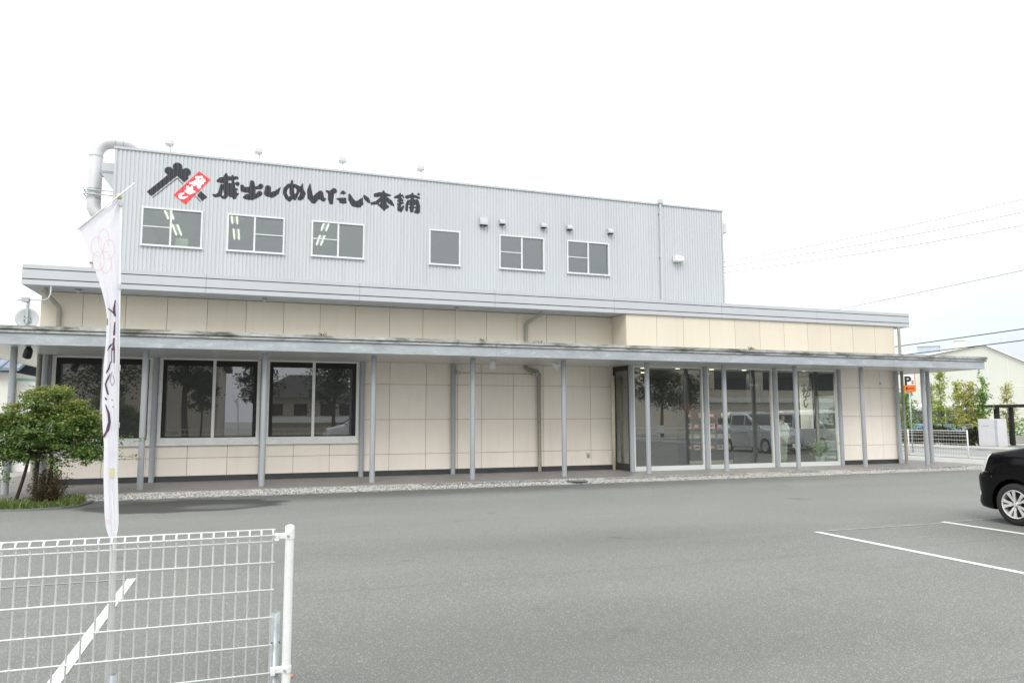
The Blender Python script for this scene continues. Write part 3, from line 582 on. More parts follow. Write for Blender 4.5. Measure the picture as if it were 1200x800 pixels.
# roof: slab, fascia with grooves, soffit boards
rf = MB(); rf.box(-0.18, 25.68, 1.1, 15.6, 4.70, 4.98)
rf.build('flat_roof', M['eave'], B)
fa = MB(); gr = MB()
jx = [-0.228, 3.604, 7.27, 10.93, 14.57, 18.23, 21.85, 25.726]
for a, b in zip(jx[:-1], jx[1:]):
    fa.box(a + 0.004, b - 0.004, 1.03, 1.08, 4.64, 4.750)
    fa.box(a + 0.004, b - 0.004, 1.03, 1.08, 4.776, 4.980)
    fa.box(a + 0.004, b - 0.004, 1.03, 1.08, 5.004, 5.10)
gr.box(-0.22, 25.72, 1.045, 1.079, 4.65, 5.09)
for xa, xb in ((-0.228, -0.19), (25.69, 25.726)):
    fa.box(xa, xb, 1.082, 15.6, 4.64, 5.10)
fa.build('roof_fascia', M['fascia'], B); gr.build('fascia_joint', M['groove'], B)
so = MB(); so.box(-0.185, 14.97, 1.082, 1.99, 4.645, 4.66); so.box(-0.185, XL - 0.005, 1.992, 15, 4.645, 4.66); so.box(25.11, 25.685, 1.082, 15, 4.645, 4.66); so.box(15.0, 25.1, 1.082, 1.099, 4.645, 4.66)
so.build('eave_soffit', M['eave'], B)
# corrugated upper block
RP = 0.1
def rib(x):
    t = (x / RP) % 1.0
    d = 0.017
    if t < 0.56: return 0.0
    if t < 0.66: return d * (t - 0.56) / 0.10
    if t < 0.90: return d
    return d * (1 - (t - 0.90) / 0.10)
UX0, UX1, UY, UZ0, UZ1 = 1.09, 20.13, 3.5, 4.985, 8.80
WIN = [(1.84, 3.27, 6.27, 7.24, 2.52, 'L'), (3.98, 5.42, 6.27, 7.24, 4.66, 'R'), (6.24, 7.66, 6.28, 7.24, 6.95, 'L'), (9.68, 10.57, 6.27, 7.27, None, None), (11.91, 13.34, 6.28, 7.28, 12.62, 'L'), (14.21, 15.64, 6.28, 7.28, 14.92, 'L')]
def corrugated():
    xs = set([UX0, UX1])
    k = int(UX0 / RP) - 1
    while k * RP < UX1:
        for t in (0.0, 0.56, 0.66, 0.90):
            x = (k + t) * RP
            if UX0 < x < UX1: xs.add(round(x, 4))
        k += 1
    for w_ in WIN: xs.add(w_[0]); xs.add(w_[1])
    xs = sorted(xs); mb = MB()
    for a, b in zip(xs[:-1], xs[1:]):
        m_ = (a + b) / 2; ya, yb = UY + rib(a + 1e-6), UY + rib(b - 1e-6)
        spans = [(UZ0, UZ1)]
        for w_ in WIN:
            if w_[0] < m_ < w_[1]: spans = [(UZ0, w_[2]), (w_[3], UZ1)]
        for z0, z1 in spans: mb.add([(a, ya, z0), (b, yb, z0), (b, yb, z1), (a, ya, z1)], [(0, 1, 2, 3)])
    for X, sgn in ((UX0, -1), (UX1, 1)):
        y = 3.5; ys = []
        while y < 15.2:
            for t in (0.0, 0.56, 0.66, 0.90): ys.append(y + t * RP)
            y += RP
        for a, b in zip(ys[:-1], ys[1:]):
            xa = X - sgn * rib(a - 3.5 + 1e-6); xb = X - sgn * rib(b - 3.5 - 1e-6)
            mb.add([(xa, a, UZ0), (xb, b, UZ0), (xb, b, UZ1), (xa, a, UZ1)], [(0, 1, 2, 3)])
    mb.box(UX0, UX1, 15.2, 15.22, UZ0, UZ1)
    return mb.build('corrugated_wall', M['corr'], B)
corrugated()
cp = MB(); cp.box(UX0 - 0.03, UX1 + 0.03, UY - 0.035, UY + 0.25, 8.80, 8.86); cp.box(UX0 - 0.03, UX0 + 0.2, UY + 0.252, 15.25, 8.80, 8.86); cp.box(UX1 - 0.2, UX1 + 0.03, UY + 0.252, 15.25, 8.80, 8.86)
cp.box(UX0 - 0.012, UX0 + 0.05, UY - 0.012, UY + 0.04, UZ0 + 0.01, 8.798); cp.box(UX1 - 0.05, UX1 + 0.012, UY - 0.012, UY + 0.04, UZ0 + 0.01, 8.798)
cp.build('parapet_cap', M['fascia'], B)
MB().box(UX0 + 0.05, UX1 - 0.05, UY + 0.26, 15.1, 8.5, 8.7).build('upper_roof', M['eave'], B)
# upper rooms
rm = MB()
rm.box(1.2, 20.0, 11.5, 11.6, 5.2, 8.2); rm.box(1.2, 20.0, 3.62, 11.5, 8.2, 8.3); rm.box(1.2, 20.0, 3.62, 11.5, 5.1, 5.2)
for x in (1.2, 9.0, 11.2, 19.9): rm.box(x, x + 0.08, 3.62, 11.49, 5.21, 8.19)
rm.build('office_room', M['room'], B)
for (x, y) in ((2.04, 7.33), (2.09, 9.57), (4.01, 7.28), (4.03, 9.58), (6.92, 7.28), (6.94, 9.55)):
    lf = MB().box(x - 0.13, x + 0.13, y - 0.78, y + 0.78, 8.165, 8.199).build('fluorescent_light', M['white'], B)
    for dx in (-0.08, 0.08): MB().box(x + dx - 0.02, x + dx + 0.02, y - 0.75, y + 0.75, 8.13, 8.164).build('tube', M['tube_light'], lf)
MB().cbox(2.62, 2.95, 3.75, 4.0, 6.2, 6.55).build('box_on_sill', M['box_cream'], B)
def upper_window(x0, x1, z0, z1, mx, tr):
    f = 0.045; y0, y1 = UY - 0.035, UY + 0.06
    mb = MB()
    mb.box(x0 - f, x0, y0, y1, z0 - f, z1 + f); mb.box(x1, x1 + f, y0, y1, z0 - f, z1 + f)
    mb.box(x0, x1, y0, y1, z1, z1 + f); mb.box(x0, x1, y0, y1, z0 - f, z0)
    mb.box(x0 - f - 0.02, x1 + f + 0.02, y0 - 0.03, y0 - 0.002, z0 - f - 0.012, z0 - f + 0.02)
    if mx:
        mb.box(mx - 0.025, mx + 0.025, y0 + 0.01, y1 - 0.03, z0, z1)
        a, b = (x0, mx - 0.025) if tr == 'L' else (mx + 0.025, x1)
        mb.box(a, b, y0 + 0.015, y1 - 0.035, (z0 + z1) / 2 - 0.014, (z0 + z1) / 2 + 0.014)
    wobj = mb.build('window', M['alu'], B)
    p = MB()
    for a, b, yy in ((x0, mx - 0.03 if mx else x1, UY + 0.012), (mx + 0.03 if mx else None, x1, UY + 0.032)):
        if a is not None: p.box(a, b, yy, yy + 0.006, z0, z1)
    p.build('pane', M['glass_up'], wobj)
for w_ in WIN: upper_window(*w_)
# vents, box, drainpipe on the upper wall
def vent(x, z0, z1, w_):
    mb = MB(); prof = [(UY - 0.02, z1), (UY - 0.10, z1 - 0.03), (UY - 0.16, z0 + 0.06), (UY - 0.16, z0), (UY - 0.02, z0)]
    mb.prism([(a, b) for a, b in prof], x - w_ / 2, x + w_ / 2, plane='yz')
    mb.build('vent_hood', M['fascia'], B)
    MB().box(x - w_ / 2 + 0.01, x + w_ / 2 - 0.01, UY - 0.15, UY - 0.03, z0 - 0.02, z0 - 0.002).build('vent_hood_opening', M['dark'], B)
for x, z0, z1, w_ in ((11.34, 7.56, 7.83, 0.25), (11.95, 7.64, 7.81, 0.18), (13.34, 7.65, 7.82, 0.18), (14.24, 7.66, 7.83, 0.18), (15.71, 7.65, 7.83, 0.18)): vent(x, z0, z1, w_)
MB().cbox(18.07, 18.30, UY - 0.24, UY - 0.02, 6.86, 7.06, 0.02).cbox(18.31, 18.42, UY - 0.2, UY - 0.02, 6.89, 7.03).build('ventilator_box', M['white'], B)
dp = MB(); dp.tube([(17.62, UY - 0.06, 5.0), (17.62, UY - 0.06, 8.93)], 0.045, 10)
for z in (5.3, 7.0, 8.5): dp.box(17.56, 17.68, UY - 0.07, UY + 0.01, z, z + 0.03)
dp.box(17.54, 17.70, UY - 0.13, UY + 0.02, 8.84, 8.99)
dp.build('drainpipe', M['corr'], B, auto=True)
MB().cbox(20.16, 20.46, 3.7, 4.0, 8.12, 8.46).build('junction_box', M['duct'], B)

# canopy
CX0, CX1 = -1.21, 26.85
def canopy():
    bm_ = MB()
    cuts = [CX0, 4.6, 10.4, 10.8, 15.2, 16.6, 21.0, CX1]
    for a, b in zip(cuts[:-1], cuts[1:]): bm_.box(a + 0.0015, b - 0.0015, -0.71, -0.65, 3.128, 3.355)
    bm_.box(CX1 - 0.05, CX1, -0.648, 4.0, 3.128, 3.355); bm_.box(CX0, CX0 + 0.05, -0.648, 9, 3.128, 3.355)
    bm_.build('canopy_beam', M['beam'], B)
    g = MB()
    g.box(CX0 - 0.06, CX1 + 0.08, -0.77, -0.60, 3.435, 3.51); g.box(CX0 - 0.04, CX1 + 0.06, -0.745, -0.62, 3.365, 3.418)
    g.box(CX1 - 0.03, CX1 + 0.08, -0.598, 4.0, 3.435, 3.51); g.box(CX1 - 0.03, CX1 + 0.06, -0.598, 4.0, 3.365, 3.418)
    g.build('canopy_gutter', M['gutter'], B)
    d = MB(); d.box(CX0 - 0.02, CX1 + 0.03, -0.70, -0.61, 3.356, 3.434); d.build('gutter_shadow_gap', M['skirt'], B)  # dark filler paints the shadow line between the gutter lips
    s_ = MB()
    xs = [CX0 + 0.051, 2.5, 5.0, 7.5, 10, 12.5, 14.98]
    for a, b in zip(xs[:-1], xs[1:]): s_.box(a + 0.002, b - 0.002, -0.648, 1.99 if a > 0 else 1.985, 3.13, 3.15)
    s_.box(CX0 + 0.051, -0.055, 1.99, 9, 3.13, 3.15)
    xs = [14.98, 17.5, 20, 22.5, 25.0, CX1 - 0.051]
    for a, b in zip(xs[:-1], xs[1:]): s_.box(a + 0.002, b - 0.002, -0.648, 1.095, 3.13, 3.15)
    s_.box(25.102, CX1 - 0.051, 1.097, 4.0, 3.13, 3.15)
    s_.build('canopy_soffit', M['soffit'], B)
    r_ = MB(); r_.box(CX0, 14.99, -0.6, 1.995, 3.42, 3.45); r_.box(14.99, CX1, -0.6, 1.095, 3.42, 3.45); r_.box(CX0, XL - 0.01, 1.997, 9, 3.42, 3.45); r_.box(25.11, CX1 - 0.04, 1.097, 4, 3.42, 3.45)
    r_.build('canopy_roof', M['eave'], B)
canopy()
def column(x, y):
    mb = MB(); mb.lathe([(0.0655, 0.1), (0.0655, 3.129)], 28, origin=(x, y, 0))
    return mb.build('column', M['steel'], B, smooth=True)
for i in range(11): column(2.5 * i, 0.0)
for i in (1, 2, 3, 4): column(2.5 * i, 1.915)
column(0.155, 1.86)
for i in range(6, 10): column(2.5 * i, 0.925)
column(24.95, 0.98)
column(26.17, 0.85)

# lower windows: pairs of panes in ivory frames
def low_window(x0, x1, mid):
    z0, z1 = 1.0, 3.125; ya, yb = 1.955, 2.08; f = 0.045
    mb = MB()
    mb.box(x0, x0 + f, ya, yb, z0, z1); mb.box(x1 - f, x1, ya, yb, z0, z1); mb.box(x0 + f, x1 - f, ya, yb, z1 - f, z1); mb.box(x0 + f, x1 - f, ya, yb, z0, z0 + 0.035)
    mb.box(x0 + f, x1 - f, ya + 0.02, yb, z0 + 0.037, z0 + 0.16)
    mb.box(mid - 0.035, mid + 0.035, ya + 0.008, yb, z0 + 0.161, z1 - f)
    mb.box(x0 + f, x0 + f + 0.035, ya + 0.018, yb, z0 + 0.161, z1 - f); mb.box(x1 - f - 0.035, x1 - f, ya + 0.018, yb, z0 + 0.161, z1 - f)
    mb.box(x0 - 0.01, x1 + 0.01, ya - 0.03, ya - 0.002, z0 - 0.025, z0 + 0.012)
    wo = mb.build('window', M['alu_low'], B)
    gk = MB(); g0, g1 = x0 + f + 0.035, x1 - f - 0.035
    gk.box(g0, g1, 1.998, 2.006, z1 - f - 0.14, z1 - f); gk.box(g0, g0 + 0.09, 1.998, 2.006, z0 + 0.161, z1 - f - 0.141); gk.box(g1 - 0.09, g1, 1.998, 2.006, z0 + 0.161, z1 - f - 0.141); gk.box(g0 + 0.091, g1 - 0.091, 1.998, 2.006, z0 + 0.161, z0 + 0.19)
    gk.build('dark_border', M['dark'], wo)  # dark matt strips along the pane borders, set before the glass
    for a, b, yy in ((x0 + f + 0.035, mid - 0.03, 2.01), (mid + 0.03, x1 - f - 0.035, 2.025)):
        MB().box(a, b, yy, yy + 0.008, z0 + 0.16, z1 - f).build('pane', M['glass_low'], wo)
low_window(0.27, 2.43, 1.35); low_window(2.57, 4.93, 3.83); low_window(5.07, 7.43, 6.25)
mp_ = MB()
for x in (2.43, 4.93, 7.43): MB().box(x + 0.002, x + 0.138, 2.0, 2.13, 0.99, 3.19).build('window_pier', M['alu_low'], B)
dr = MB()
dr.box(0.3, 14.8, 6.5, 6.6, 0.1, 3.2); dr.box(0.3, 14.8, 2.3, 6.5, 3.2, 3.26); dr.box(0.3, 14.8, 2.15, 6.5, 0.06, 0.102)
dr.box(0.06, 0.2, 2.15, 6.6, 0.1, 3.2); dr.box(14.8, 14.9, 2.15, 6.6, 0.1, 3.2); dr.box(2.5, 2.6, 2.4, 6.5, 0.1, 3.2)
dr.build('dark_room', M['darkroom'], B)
MB().box(1.12, 1.34, 2.25, 2.26, 1.9, 2.5).build('notice_sheet', M['box_white'], B)

# glazed entrance
GY = 0.98
en = MB()
seg = [(15.075, 17.425), (17.575, 19.925), (20.075, 22.43)]
for a, b in seg:
    en.box(a, a + 0.05, GY - 0.04, GY + 0.05, 0.1, 3.125); en.box(b - 0.05, b, GY - 0.04, GY + 0.05, 0.1, 3.125)
    en.box(a + 0.05, b - 0.05, GY - 0.04, GY + 0.05, 3.06, 3.125); en.box(a + 0.05, b - 0.05, GY - 0.055, GY + 0.05, 0.1, 0.225)
egl = en.build('entrance_frame', M['alu'], B)
for a, b in seg: MB().box(a + 0.05, b - 0.05, GY, GY + 0.01, 0.225, 3.06).build('pane', M['glass_shop'], egl)
# glazed return on the left of the entrance and its post
er = MB(); er.box(14.985, 15.03, 1.035, 1.09, 0.1, 3.125); er.box(14.985, 15.03, 1.9, 1.98, 0.1, 3.125); er.box(14.985, 15.03, 1.09, 1.9, 2.98, 3.125); er.box(14.985, 15.03, 1.09, 1.9, 0.1, 0.3)
MB().box(15.0, 15.01, 1.09, 1.9, 0.3, 2.98).build('pane', M['glass_shop'], er.build('entrance_side_frame', M['shopwall'], B))
MB().tube([(14.86, 1.78, 0.1), (14.86, 1.78, 2.86)], 0.05, 12).build('ivory_post', M['box_cream'], B, smooth=True)
# shop interior
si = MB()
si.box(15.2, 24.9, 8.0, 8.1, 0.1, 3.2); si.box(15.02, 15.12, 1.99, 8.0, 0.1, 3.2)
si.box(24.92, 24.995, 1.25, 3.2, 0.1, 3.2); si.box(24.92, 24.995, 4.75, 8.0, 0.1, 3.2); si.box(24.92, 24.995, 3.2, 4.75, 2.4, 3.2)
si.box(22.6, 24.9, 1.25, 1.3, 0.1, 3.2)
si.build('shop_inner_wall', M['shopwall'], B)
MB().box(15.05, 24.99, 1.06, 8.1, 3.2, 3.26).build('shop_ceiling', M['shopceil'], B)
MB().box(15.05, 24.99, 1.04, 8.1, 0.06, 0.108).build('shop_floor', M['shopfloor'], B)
# recessed downlights, lit in the photograph: a glowing disc and the lamp behind it
for x, y in ((16.49, 2.85), (17.73, 2.8), (19.05, 2.84), (20.33, 2.84), (21.5, 2.8), (22.7, 2.7), (17.7, 5), (20.3, 5)):
    d_ = MB().lathe([(0.0, 3.185), (0.07, 3.185), (0.085, 3.199)], 16, origin=(x, y, 0)).build('downlight', M['lamp_on'], B)
    ld = bpy.data.lights.new('downlight_lamp', 'SPOT'); ld.energy = 200 if x > 21 else 75; ld.color = (1, 0.88, 0.70); ld.spot_size = R(172); ld.spot_blend = 0.6; ld.shadow_soft_size = 0.07
    lo_ = bpy.data.objects.new('downlight_lamp', ld); sc.collection.objects.link(lo_); lo_.location = (x, y, 3.15)
split_build([MB().box(18.05, 18.2, 3.0, 3.15, 0.109, 3.199), MB().box(20.55, 20.72, 2.9, 3.05, 0.109, 3.199), MB().box(16.6, 16.7, 5.5, 5.6, 0.109, 3.199)], 'interior_post', M['black'], B)
sdoor = MB(); sdoor.box(24.93, 24.99, 3.2, 3.27, 0.11, 2.4); sdoor.box(24.93, 24.99, 4.68, 4.75, 0.11, 2.4); sdoor.box(24.93, 24.99, 3.27, 4.68, 2.32, 2.4); sdoor.box(24.93, 24.99, 3.27, 4.68, 0.11, 0.2)
MB().box(24.955, 24.965, 3.27, 4.68, 0.2, 2.32).build('pane', M['glass_shop'], sdoor.build('side_door', M['alu_low'], B))

# rainwater pipes
def pipe(pts, r=0.05):
    mb = MB(); mb.tube(pts, r, 12)
    for z in [p[2] for p in pts[1:-1]]: pass
    return mb.build('downpipe', M['pipe'], B, auto=True)
pipe([(0.17, 1.45, 4.66), (0.17, 1.45, 4.52), (0.34, 1.88, 4.28), (0.36, 1.92, 4.2), (0.36, 1.92, 3.46)])
pipe([(0.02, 1.90, 3.14), (0.02, 1.90, 0.1)], 0.05)
pipe([(12.47, 1.5, 4.66), (12.47, 1.5, 4.55), (12.2, 1.86, 4.38), (12.17, 1.92, 4.3), (12.17, 1.92, 3.46)])
pipe([(12.14, 1.9, 3.14), (12.14, 1.9, 3.06), (12.22, 1.9, 3.0), (12.48, 1.9, 2.96), (12.55, 1.9, 2.88), (12.55, 1.9, 0.1)], 0.055)
pipe([(25.2, 1.0, 4.64), (25.2, 1.0, 3.46)], 0.045); pipe([(25.22, 1.0, 3.14), (25.22, 1.0, 0.1)], 0.048)
rodm = MB(); rodm.tube([(10.06, 1.85, 2.88), (12.5, 1.84, 2.87)], 0.012, 8); rodm.box(10.07, 10.16, 1.80, 1.88, 2.84, 2.92); rodm.box(12.3, 12.4, 1.79, 1.88, 2.83, 2.91); rodm.box(12.42, 12.47, 1.79, 1.88, 2.83, 2.91)
rodm.build('curtain_rod', M['galv'], B)
ot = MB(); ot.cbox(14.06, 14.18, 1.965, 1.998, 0.46, 0.60); ot.build('wall_outlet', M['duct'], B)
MB().box(14.08, 14.14, 1.955, 1.964, 0.48, 0.56).build('outlet_cover', M['pipe'], B)
# faint knobs on the right wall
MB().lathe([(0, -0.03), (0.03, -0.03), (0.03, 0.0)], 12, axis='y', origin=(24.37, 1.098, 2.72)).build('wall_knob', M['galv'], B)

# ------------------------------------------------------------------ wall sign (lettering and emblem follow the ribs)
S = thing('wall_sign', 'black brush lettering and roof emblem with red plate on the grey corrugated wall', 'sign')
on_wall = lambda dy: (lambda x, z: (x, UY + rib(x) - dy, z))
bold = lambda g, k: [[(a, b, c * k) for a, b, c in s_] for s_ in g]
for g in SIGN_GLYPHS: brush('letter', bold(g, 1.28), [], on_wall(0.006), 0.0125, M['ink'], S)
brush('emblem', EMBLEM_STROKES, EMBLEM_POLYS, on_wall(0.006), 0.0125, M['ink'], S)
brush('emblem_outline', EMBLEM_LINE, [], on_wall(0.006), 0.009, M['ink'], S)
plate = brush('red_plate', [], PLATE, on_wall(0.010), 0.0125, M['red'], S)
for g in PLATE_GLYPHS: brush('letter', bold(g, 1.2), [], on_wall(0.014), 0.008, M['signwhite'], plate)

# ------------------------------------------------------------------ roof equipment
D = thing('exhaust_duct', 'thick pale round exhaust duct bending over the left edge of the upper roof', 'duct')
def arc(c, r, a0, a1, n, f): return [f(c[0] + r * math.cos(R(a0 + (a1 - a0) * i / n)), c[1] + r * math.sin(R(a0 + (a1 - a0) * i / n))) for i in range(n + 1)]
DY = 5.0
f3 = lambda x, z: (x, DY, z)
DR = 0.185
path = [f3(1.085, 7.22)] + [f3(0.36 + 0.42 + 0.42 * math.cos(R(a)), 7.64 + 0.42 * math.sin(R(a))) for a in (268, 250, 232, 214, 197, 182)] + [f3(0.362, 8.0), f3(0.362, 8.9)] + arc((0.78, 9.05), 0.418, 180, 90, 8, f3) + arc((1.12, 9.0), 0.468, 90, 8, 9, f3) + [f3(1.585, 8.6)]
MB().tube(path, DR, 24, caps=False).build('duct_pipe', M['duct'], D, smooth=True)
for z in (9.0, 8.05, 7.78): MB().lathe([(DR - 0.005, -0.02), (DR + 0.007, -0.015), (DR + 0.007, 0.015), (DR - 0.005, 0.02)], 24, origin=(0.362, DY, z)).build('duct_band', M['galv'], D)
for x in (0.86, 1.06): MB().lathe([(DR - 0.005, -0.012), (DR + 0.006, -0.012), (DR + 0.006, 0.012), (DR - 0.005, 0.012)], 24, axis='x', origin=(x, DY, 9.468)).build('duct_band', M['galv'], D)
VS = thing('vent_stub', 'small pale vent pipe standing on the low roof behind the banner', 'vent pipe', (0.40, 5.0, 4.98)); MB().tube([(0, 0, 0), (0, 0, 0.98)], 0.05, 12).build('vent_pipe', M['duct'], VS, smooth=True); MB().lathe([(0.08, 0.98), (0.08, 1.02), (0, 1.05)], 14).build('vent_cap', M['duct'], VS)
br = MB()
for z in (7.98, 7.86): br.tube([(0.14, DY - 0.21, z), (1.08, DY - 0.21, z)], 0.018, 8); br.tube([(0.14, DY - 0.21, z), (0.14, DY + 0.1, z)], 0.018, 8)
br.build('duct_bracket', M['galv'], D)
WB = thing('wall_box', 'small grey equipment box on a triangular bracket at the left end of the upper storey', 'equipment box')
MB().cbox(0.70, 1.085, 4.0, 4.5, 8.30, 8.56, 0.015).build('casing', M['fascia'], WB)
MB().prism([(0.66, 8.29), (1.08, 8.29), (1.08, 7.72)], 4.02, 4.06).prism([(0.66, 8.29), (1.08, 8.29), (1.08, 7.72)], 4.42, 4.46).box(0.64, 1.08, 4.0, 4.5, 8.275, 8.292).build('bracket', M['fascia'], WB)
fl_lab = ['white floodlight above the roof emblem, leftmost on the roof edge', 'white floodlight on the roof edge above the second upper window', 'white floodlight on the roof edge above the third upper window', 'white floodlight on the roof edge above the last sign character']
FL = None
for (x, z), lab in zip(((2.40, 9.08), (4.70, 9.12), (7.02, 9.13), (9.35, 9.14)), fl_lab):
    if FL is None:
        FL = thing('floodlight', lab, 'floodlight', (x, 3.45, z), 0, 'floodlights along the roof edge')
        MB().cbox(-0.105, 0.105, -0.10, 0.10, -0.06, 0.10, 0.02).build('lamp_head', M['duct'], FL)
        MB().box(-0.085, 0.085, -0.085, 0.085, -0.066, -0.0605).build('lamp_glass', M['lens'], FL)
        MB().tube([(0.0, 0.02, -0.05), (0.03, 0.03, -0.16), (0.05, 0.10, -0.30)], 0.012, 8).build('lamp_arm', M['galv'], FL)
    else:
        c = copy_tree(FL); c.location = (x, 3.45, z); tag(c, lab)
# satellite dish on a bent arm
SD = thing('satellite_dish', 'round grey satellite dish hanging from a bent arm at the left eave', 'satellite dish', (-0.06, 1.0, 3.86))
MB().lathe([(0.0, 0.05), (0.10, 0.043), (0.18, 0.025), (0.235, 0.0), (0.238, 0.004), (0.18, 0.032), (0.0, 0.058)], 28, axis='y').build('dish', M['dish'], SD, smooth=True, rotz=0)
mt = MB(); mt.cbox(-0.025, 0.025, -0.03, 0.045, -0.12, 0.40, 0.005); mt.box(-0.07, 0.07, -0.02, 0.03, -0.06, -0.03); mt.box(-0.06, 0.06, -0.02, 0.03, 0.02, 0.05); mt.box(-0.05, -0.03, -0.02, 0.03, -0.08, 0.06); mt.box(0.03, 0.05, -0.02, 0.03, -0.08, 0.06)
mt.build('dish_mount', M['galv'], SD)
MB().cbox(-0.12, 0.03, -0.07, 0.06, 0.37, 0.47, 0.008).build('clamp_box', M['galv'], SD)
MB().tube([(-0.20, 0, 0.42), (0.12, 0, 0.42), (0.32, 0.0, 0.43), (0.39, 0.02, 0.48), (0.42, 0.03, 0.58), (0.42, 0.05, 0.78)], 0.018, 10).build('dish_arm', M['galv'], SD, smooth=True)
# lamps below the canopy
def canopy_lamp(lab, loc, rz, m, tilt):
    t = thing('spotlight', lab, 'spotlight', loc, rz, 'spotlights under the canopy')
    MB().lathe([(0, 0.0), (0.05, 0.0), (0.05, -0.02), (0.012, -0.025), (0.012, -0.07)], 14).build('lamp_base', m, t, smooth=False)
    mm = Matrix.Translation((0, 0, -0.13)) @ Matrix.Rotation(R(tilt), 4, 'X')
    b = MB(); b.lathe([(0.0, 0.12), (0.06, 0.11), (0.08, 0.06), (0.085, -0.10), (0.07, -0.10), (0.0, -0.07)], 18)
    b.v = [tuple(mm @ Vector(v)) for v in b.v]; b.build('lamp_head', m, t, auto=True)
canopy_lamp('black spotlight under the left end of the canopy', (0.30, -0.2, 3.13), 0.5, M['black'], 40)
canopy_lamp('white spotlight hanging between two columns near the canopy middle', (10.62, 0.3, 3.13), 0.0, M['white'], 8)
canopy_lamp('white spotlight tilted beside the column left of the entrance', (12.34, 0.1, 3.13), 0.6, M['white'], -50)

for lab, x, y in (('small dark lamp under the main eave above the second window pair', 4.96, 1.5), ('small dark lamp under the main eave right of the canopy middle', 9.97, 1.5), ('small dark lamp under the main eave at the left corner', 0.83, 1.5)):
    t = thing('eave_lamp', lab, 'lamp', (x, y, 4.645), 0, 'lamps under the main eave')
    MB().cbox(-0.07, 0.07, -0.05, 0.05, -0.03, 0.0, 0.005).tube([(0, 0, -0.02), (0.0, -0.06, -0.07)], 0.014).build('lamp_base', M['galv'], t)
    MB().lathe([(0, -0.10), (0.04, -0.085), (0.045, -0.02), (0.025, 0.03), (0, 0.035)], 14, axis='y', origin=(0, -0.03, -0.055)).build('lamp_head', M['galv'], t, auto=True)

# ------------------------------------------------------------------ mesh fence in the foreground
FY = -14.43
F_ = thing('mesh_fence', 'white welded mesh fence in the foreground with round posts', 'fence', (0, FY, 0))
mb = MB()
xw = [4.842 - 0.05 * k for k in range(36)]
for x in xw:
    mb.tube([(x, 0, 0.10), (x, 0, 1.062), (x, -0.028, 1.098), (x, -0.016, 1.113), (x, 0.004, 1.112)], 0.0042, 6)
hz = [0.13, 0.25, 0.37, 0.492, 0.612, 0.732, 0.852, 0.972]
for z in hz: mb.tube([(4.852, -0.0075, z), (3.085, -0.0075, z)], 0.0036, 6)
for y, z in ((-0.0045, 1.064), (-0.030, 1.094), (0.001, 1.116)): mb.tube([(4.852, y, z), (3.085, y, z)], 0.0034, 6)
mb.build('mesh_panel', M['fencewhite'], F_, smooth=True)
for px_ in (4.915, 3.02):
    p = MB(); p.lathe([(0.0195, 0.0), (0.0195, 1.108), (0.0195, 1.12)], 20, origin=(px_, 0, 0)); po = p.build('post', M['fencewhite'], F_, smooth=True)
    MB().lathe([(0.0212, 1.100), (0.0212, 1.122), (0.019, 1.129), (0.009, 1.134), (0, 1.135)], 20, origin=(px_, 0, 0)).build('post_cap', M['fencewhite'], po, smooth=True)
for z in (1.085, 0.50):
    cl = MB(); cl.cbox(4.845, 4.90, -0.012, 0.010, z - 0.013, z + 0.013, 0.003); cl.lathe([(0.0197, -0.014), (0.0225, -0.014), (0.0225, 0.014), (0.0197, 0.014)], 20, origin=(4.915, 0, z))
    cl.cbox(4.848, 4.868, -0.022, -0.011, z - 0.02, z + 0.012, 0.003)
    cl.build('clamp', M['fencewhite'], F_)
for z in (1.087, 0.50): MB().lathe([(0, -0.030), (0.006, -0.029), (0.006, -0.022)], 8, axis='y', origin=(4.907, 0, z)).build('bolt', M['galv'], F_)
# tubes clamped to the fence that hold flag poles
def socket(x, ztop, lab):
    t = thing('flagpole_holder', lab, 'pole holder', (x, FY + 0.032, 0))
    MB().lathe([(0.0155, ztop - 0.25), (0.0155, ztop), (0.019, ztop), (0.019, 0.0)], 18).build('holder_tube', M['galv'], t, smooth=True)
    MB().tube([(0, 0, ztop - 0.06)], 0.01) if False else None
socket(4.866, 0.742, 'empty grey flagpole holder tube beside the right fence post')
socket(4.212, 0.545, 'grey holder tube carrying the white flagpole')
MB().tube([(4.85, FY - 0.006, 0.615), (4.852, FY + 0.06, 0.615), (4.88, FY + 0.06, 0.615), (4.884, FY - 0.004, 0.615)], 0.0022, 6).build('tie_wire', M['bark'])['kind'] = 'thing'
tag(bpy.data.objects['tie_wire'], 'rusty wire tying the holder tube to the mesh fence', 'wire')

# ------------------------------------------------------------------ banner on its pole
NB = thing('banner_flag', 'tall white banner flag with purple brush writing and a pink flower crest', 'banner', (0, 0, 0))
PY = FY + 0.032
pole = MB(); pole.tube([(4.212, PY, 0.30), (4.1755, PY, 1.60), (4.144, PY, 2.616)], [0.0148, 0.0125, 0.0092], 14); pole.build('flagpole', M['poleivory'], NB, smooth=True)
MB().tube([(4.206, PY - 0.021, 2.670), (4.146, PY - 0.021, 2.606), (3.990, PY - 0.021, 2.437)], 0.0034, 8).build('crossbar', M['poleivory'], NB, smooth=True)
MB().lathe([(0, 0.012), (0.011, 0.010), (0.013, 0), (0.011, -0.012), (0, -0.014)], 14, origin=(4.144, PY - 0.004, 2.606)).build('pole_joint', M['tape'], NB, smooth=True)
BZ = [r[0] for r in BANNER_ROWS][::-1]; BL = [r[1] for r in BANNER_ROWS][::-1]; BR = [r[2] for r in BANNER_ROWS][::-1]
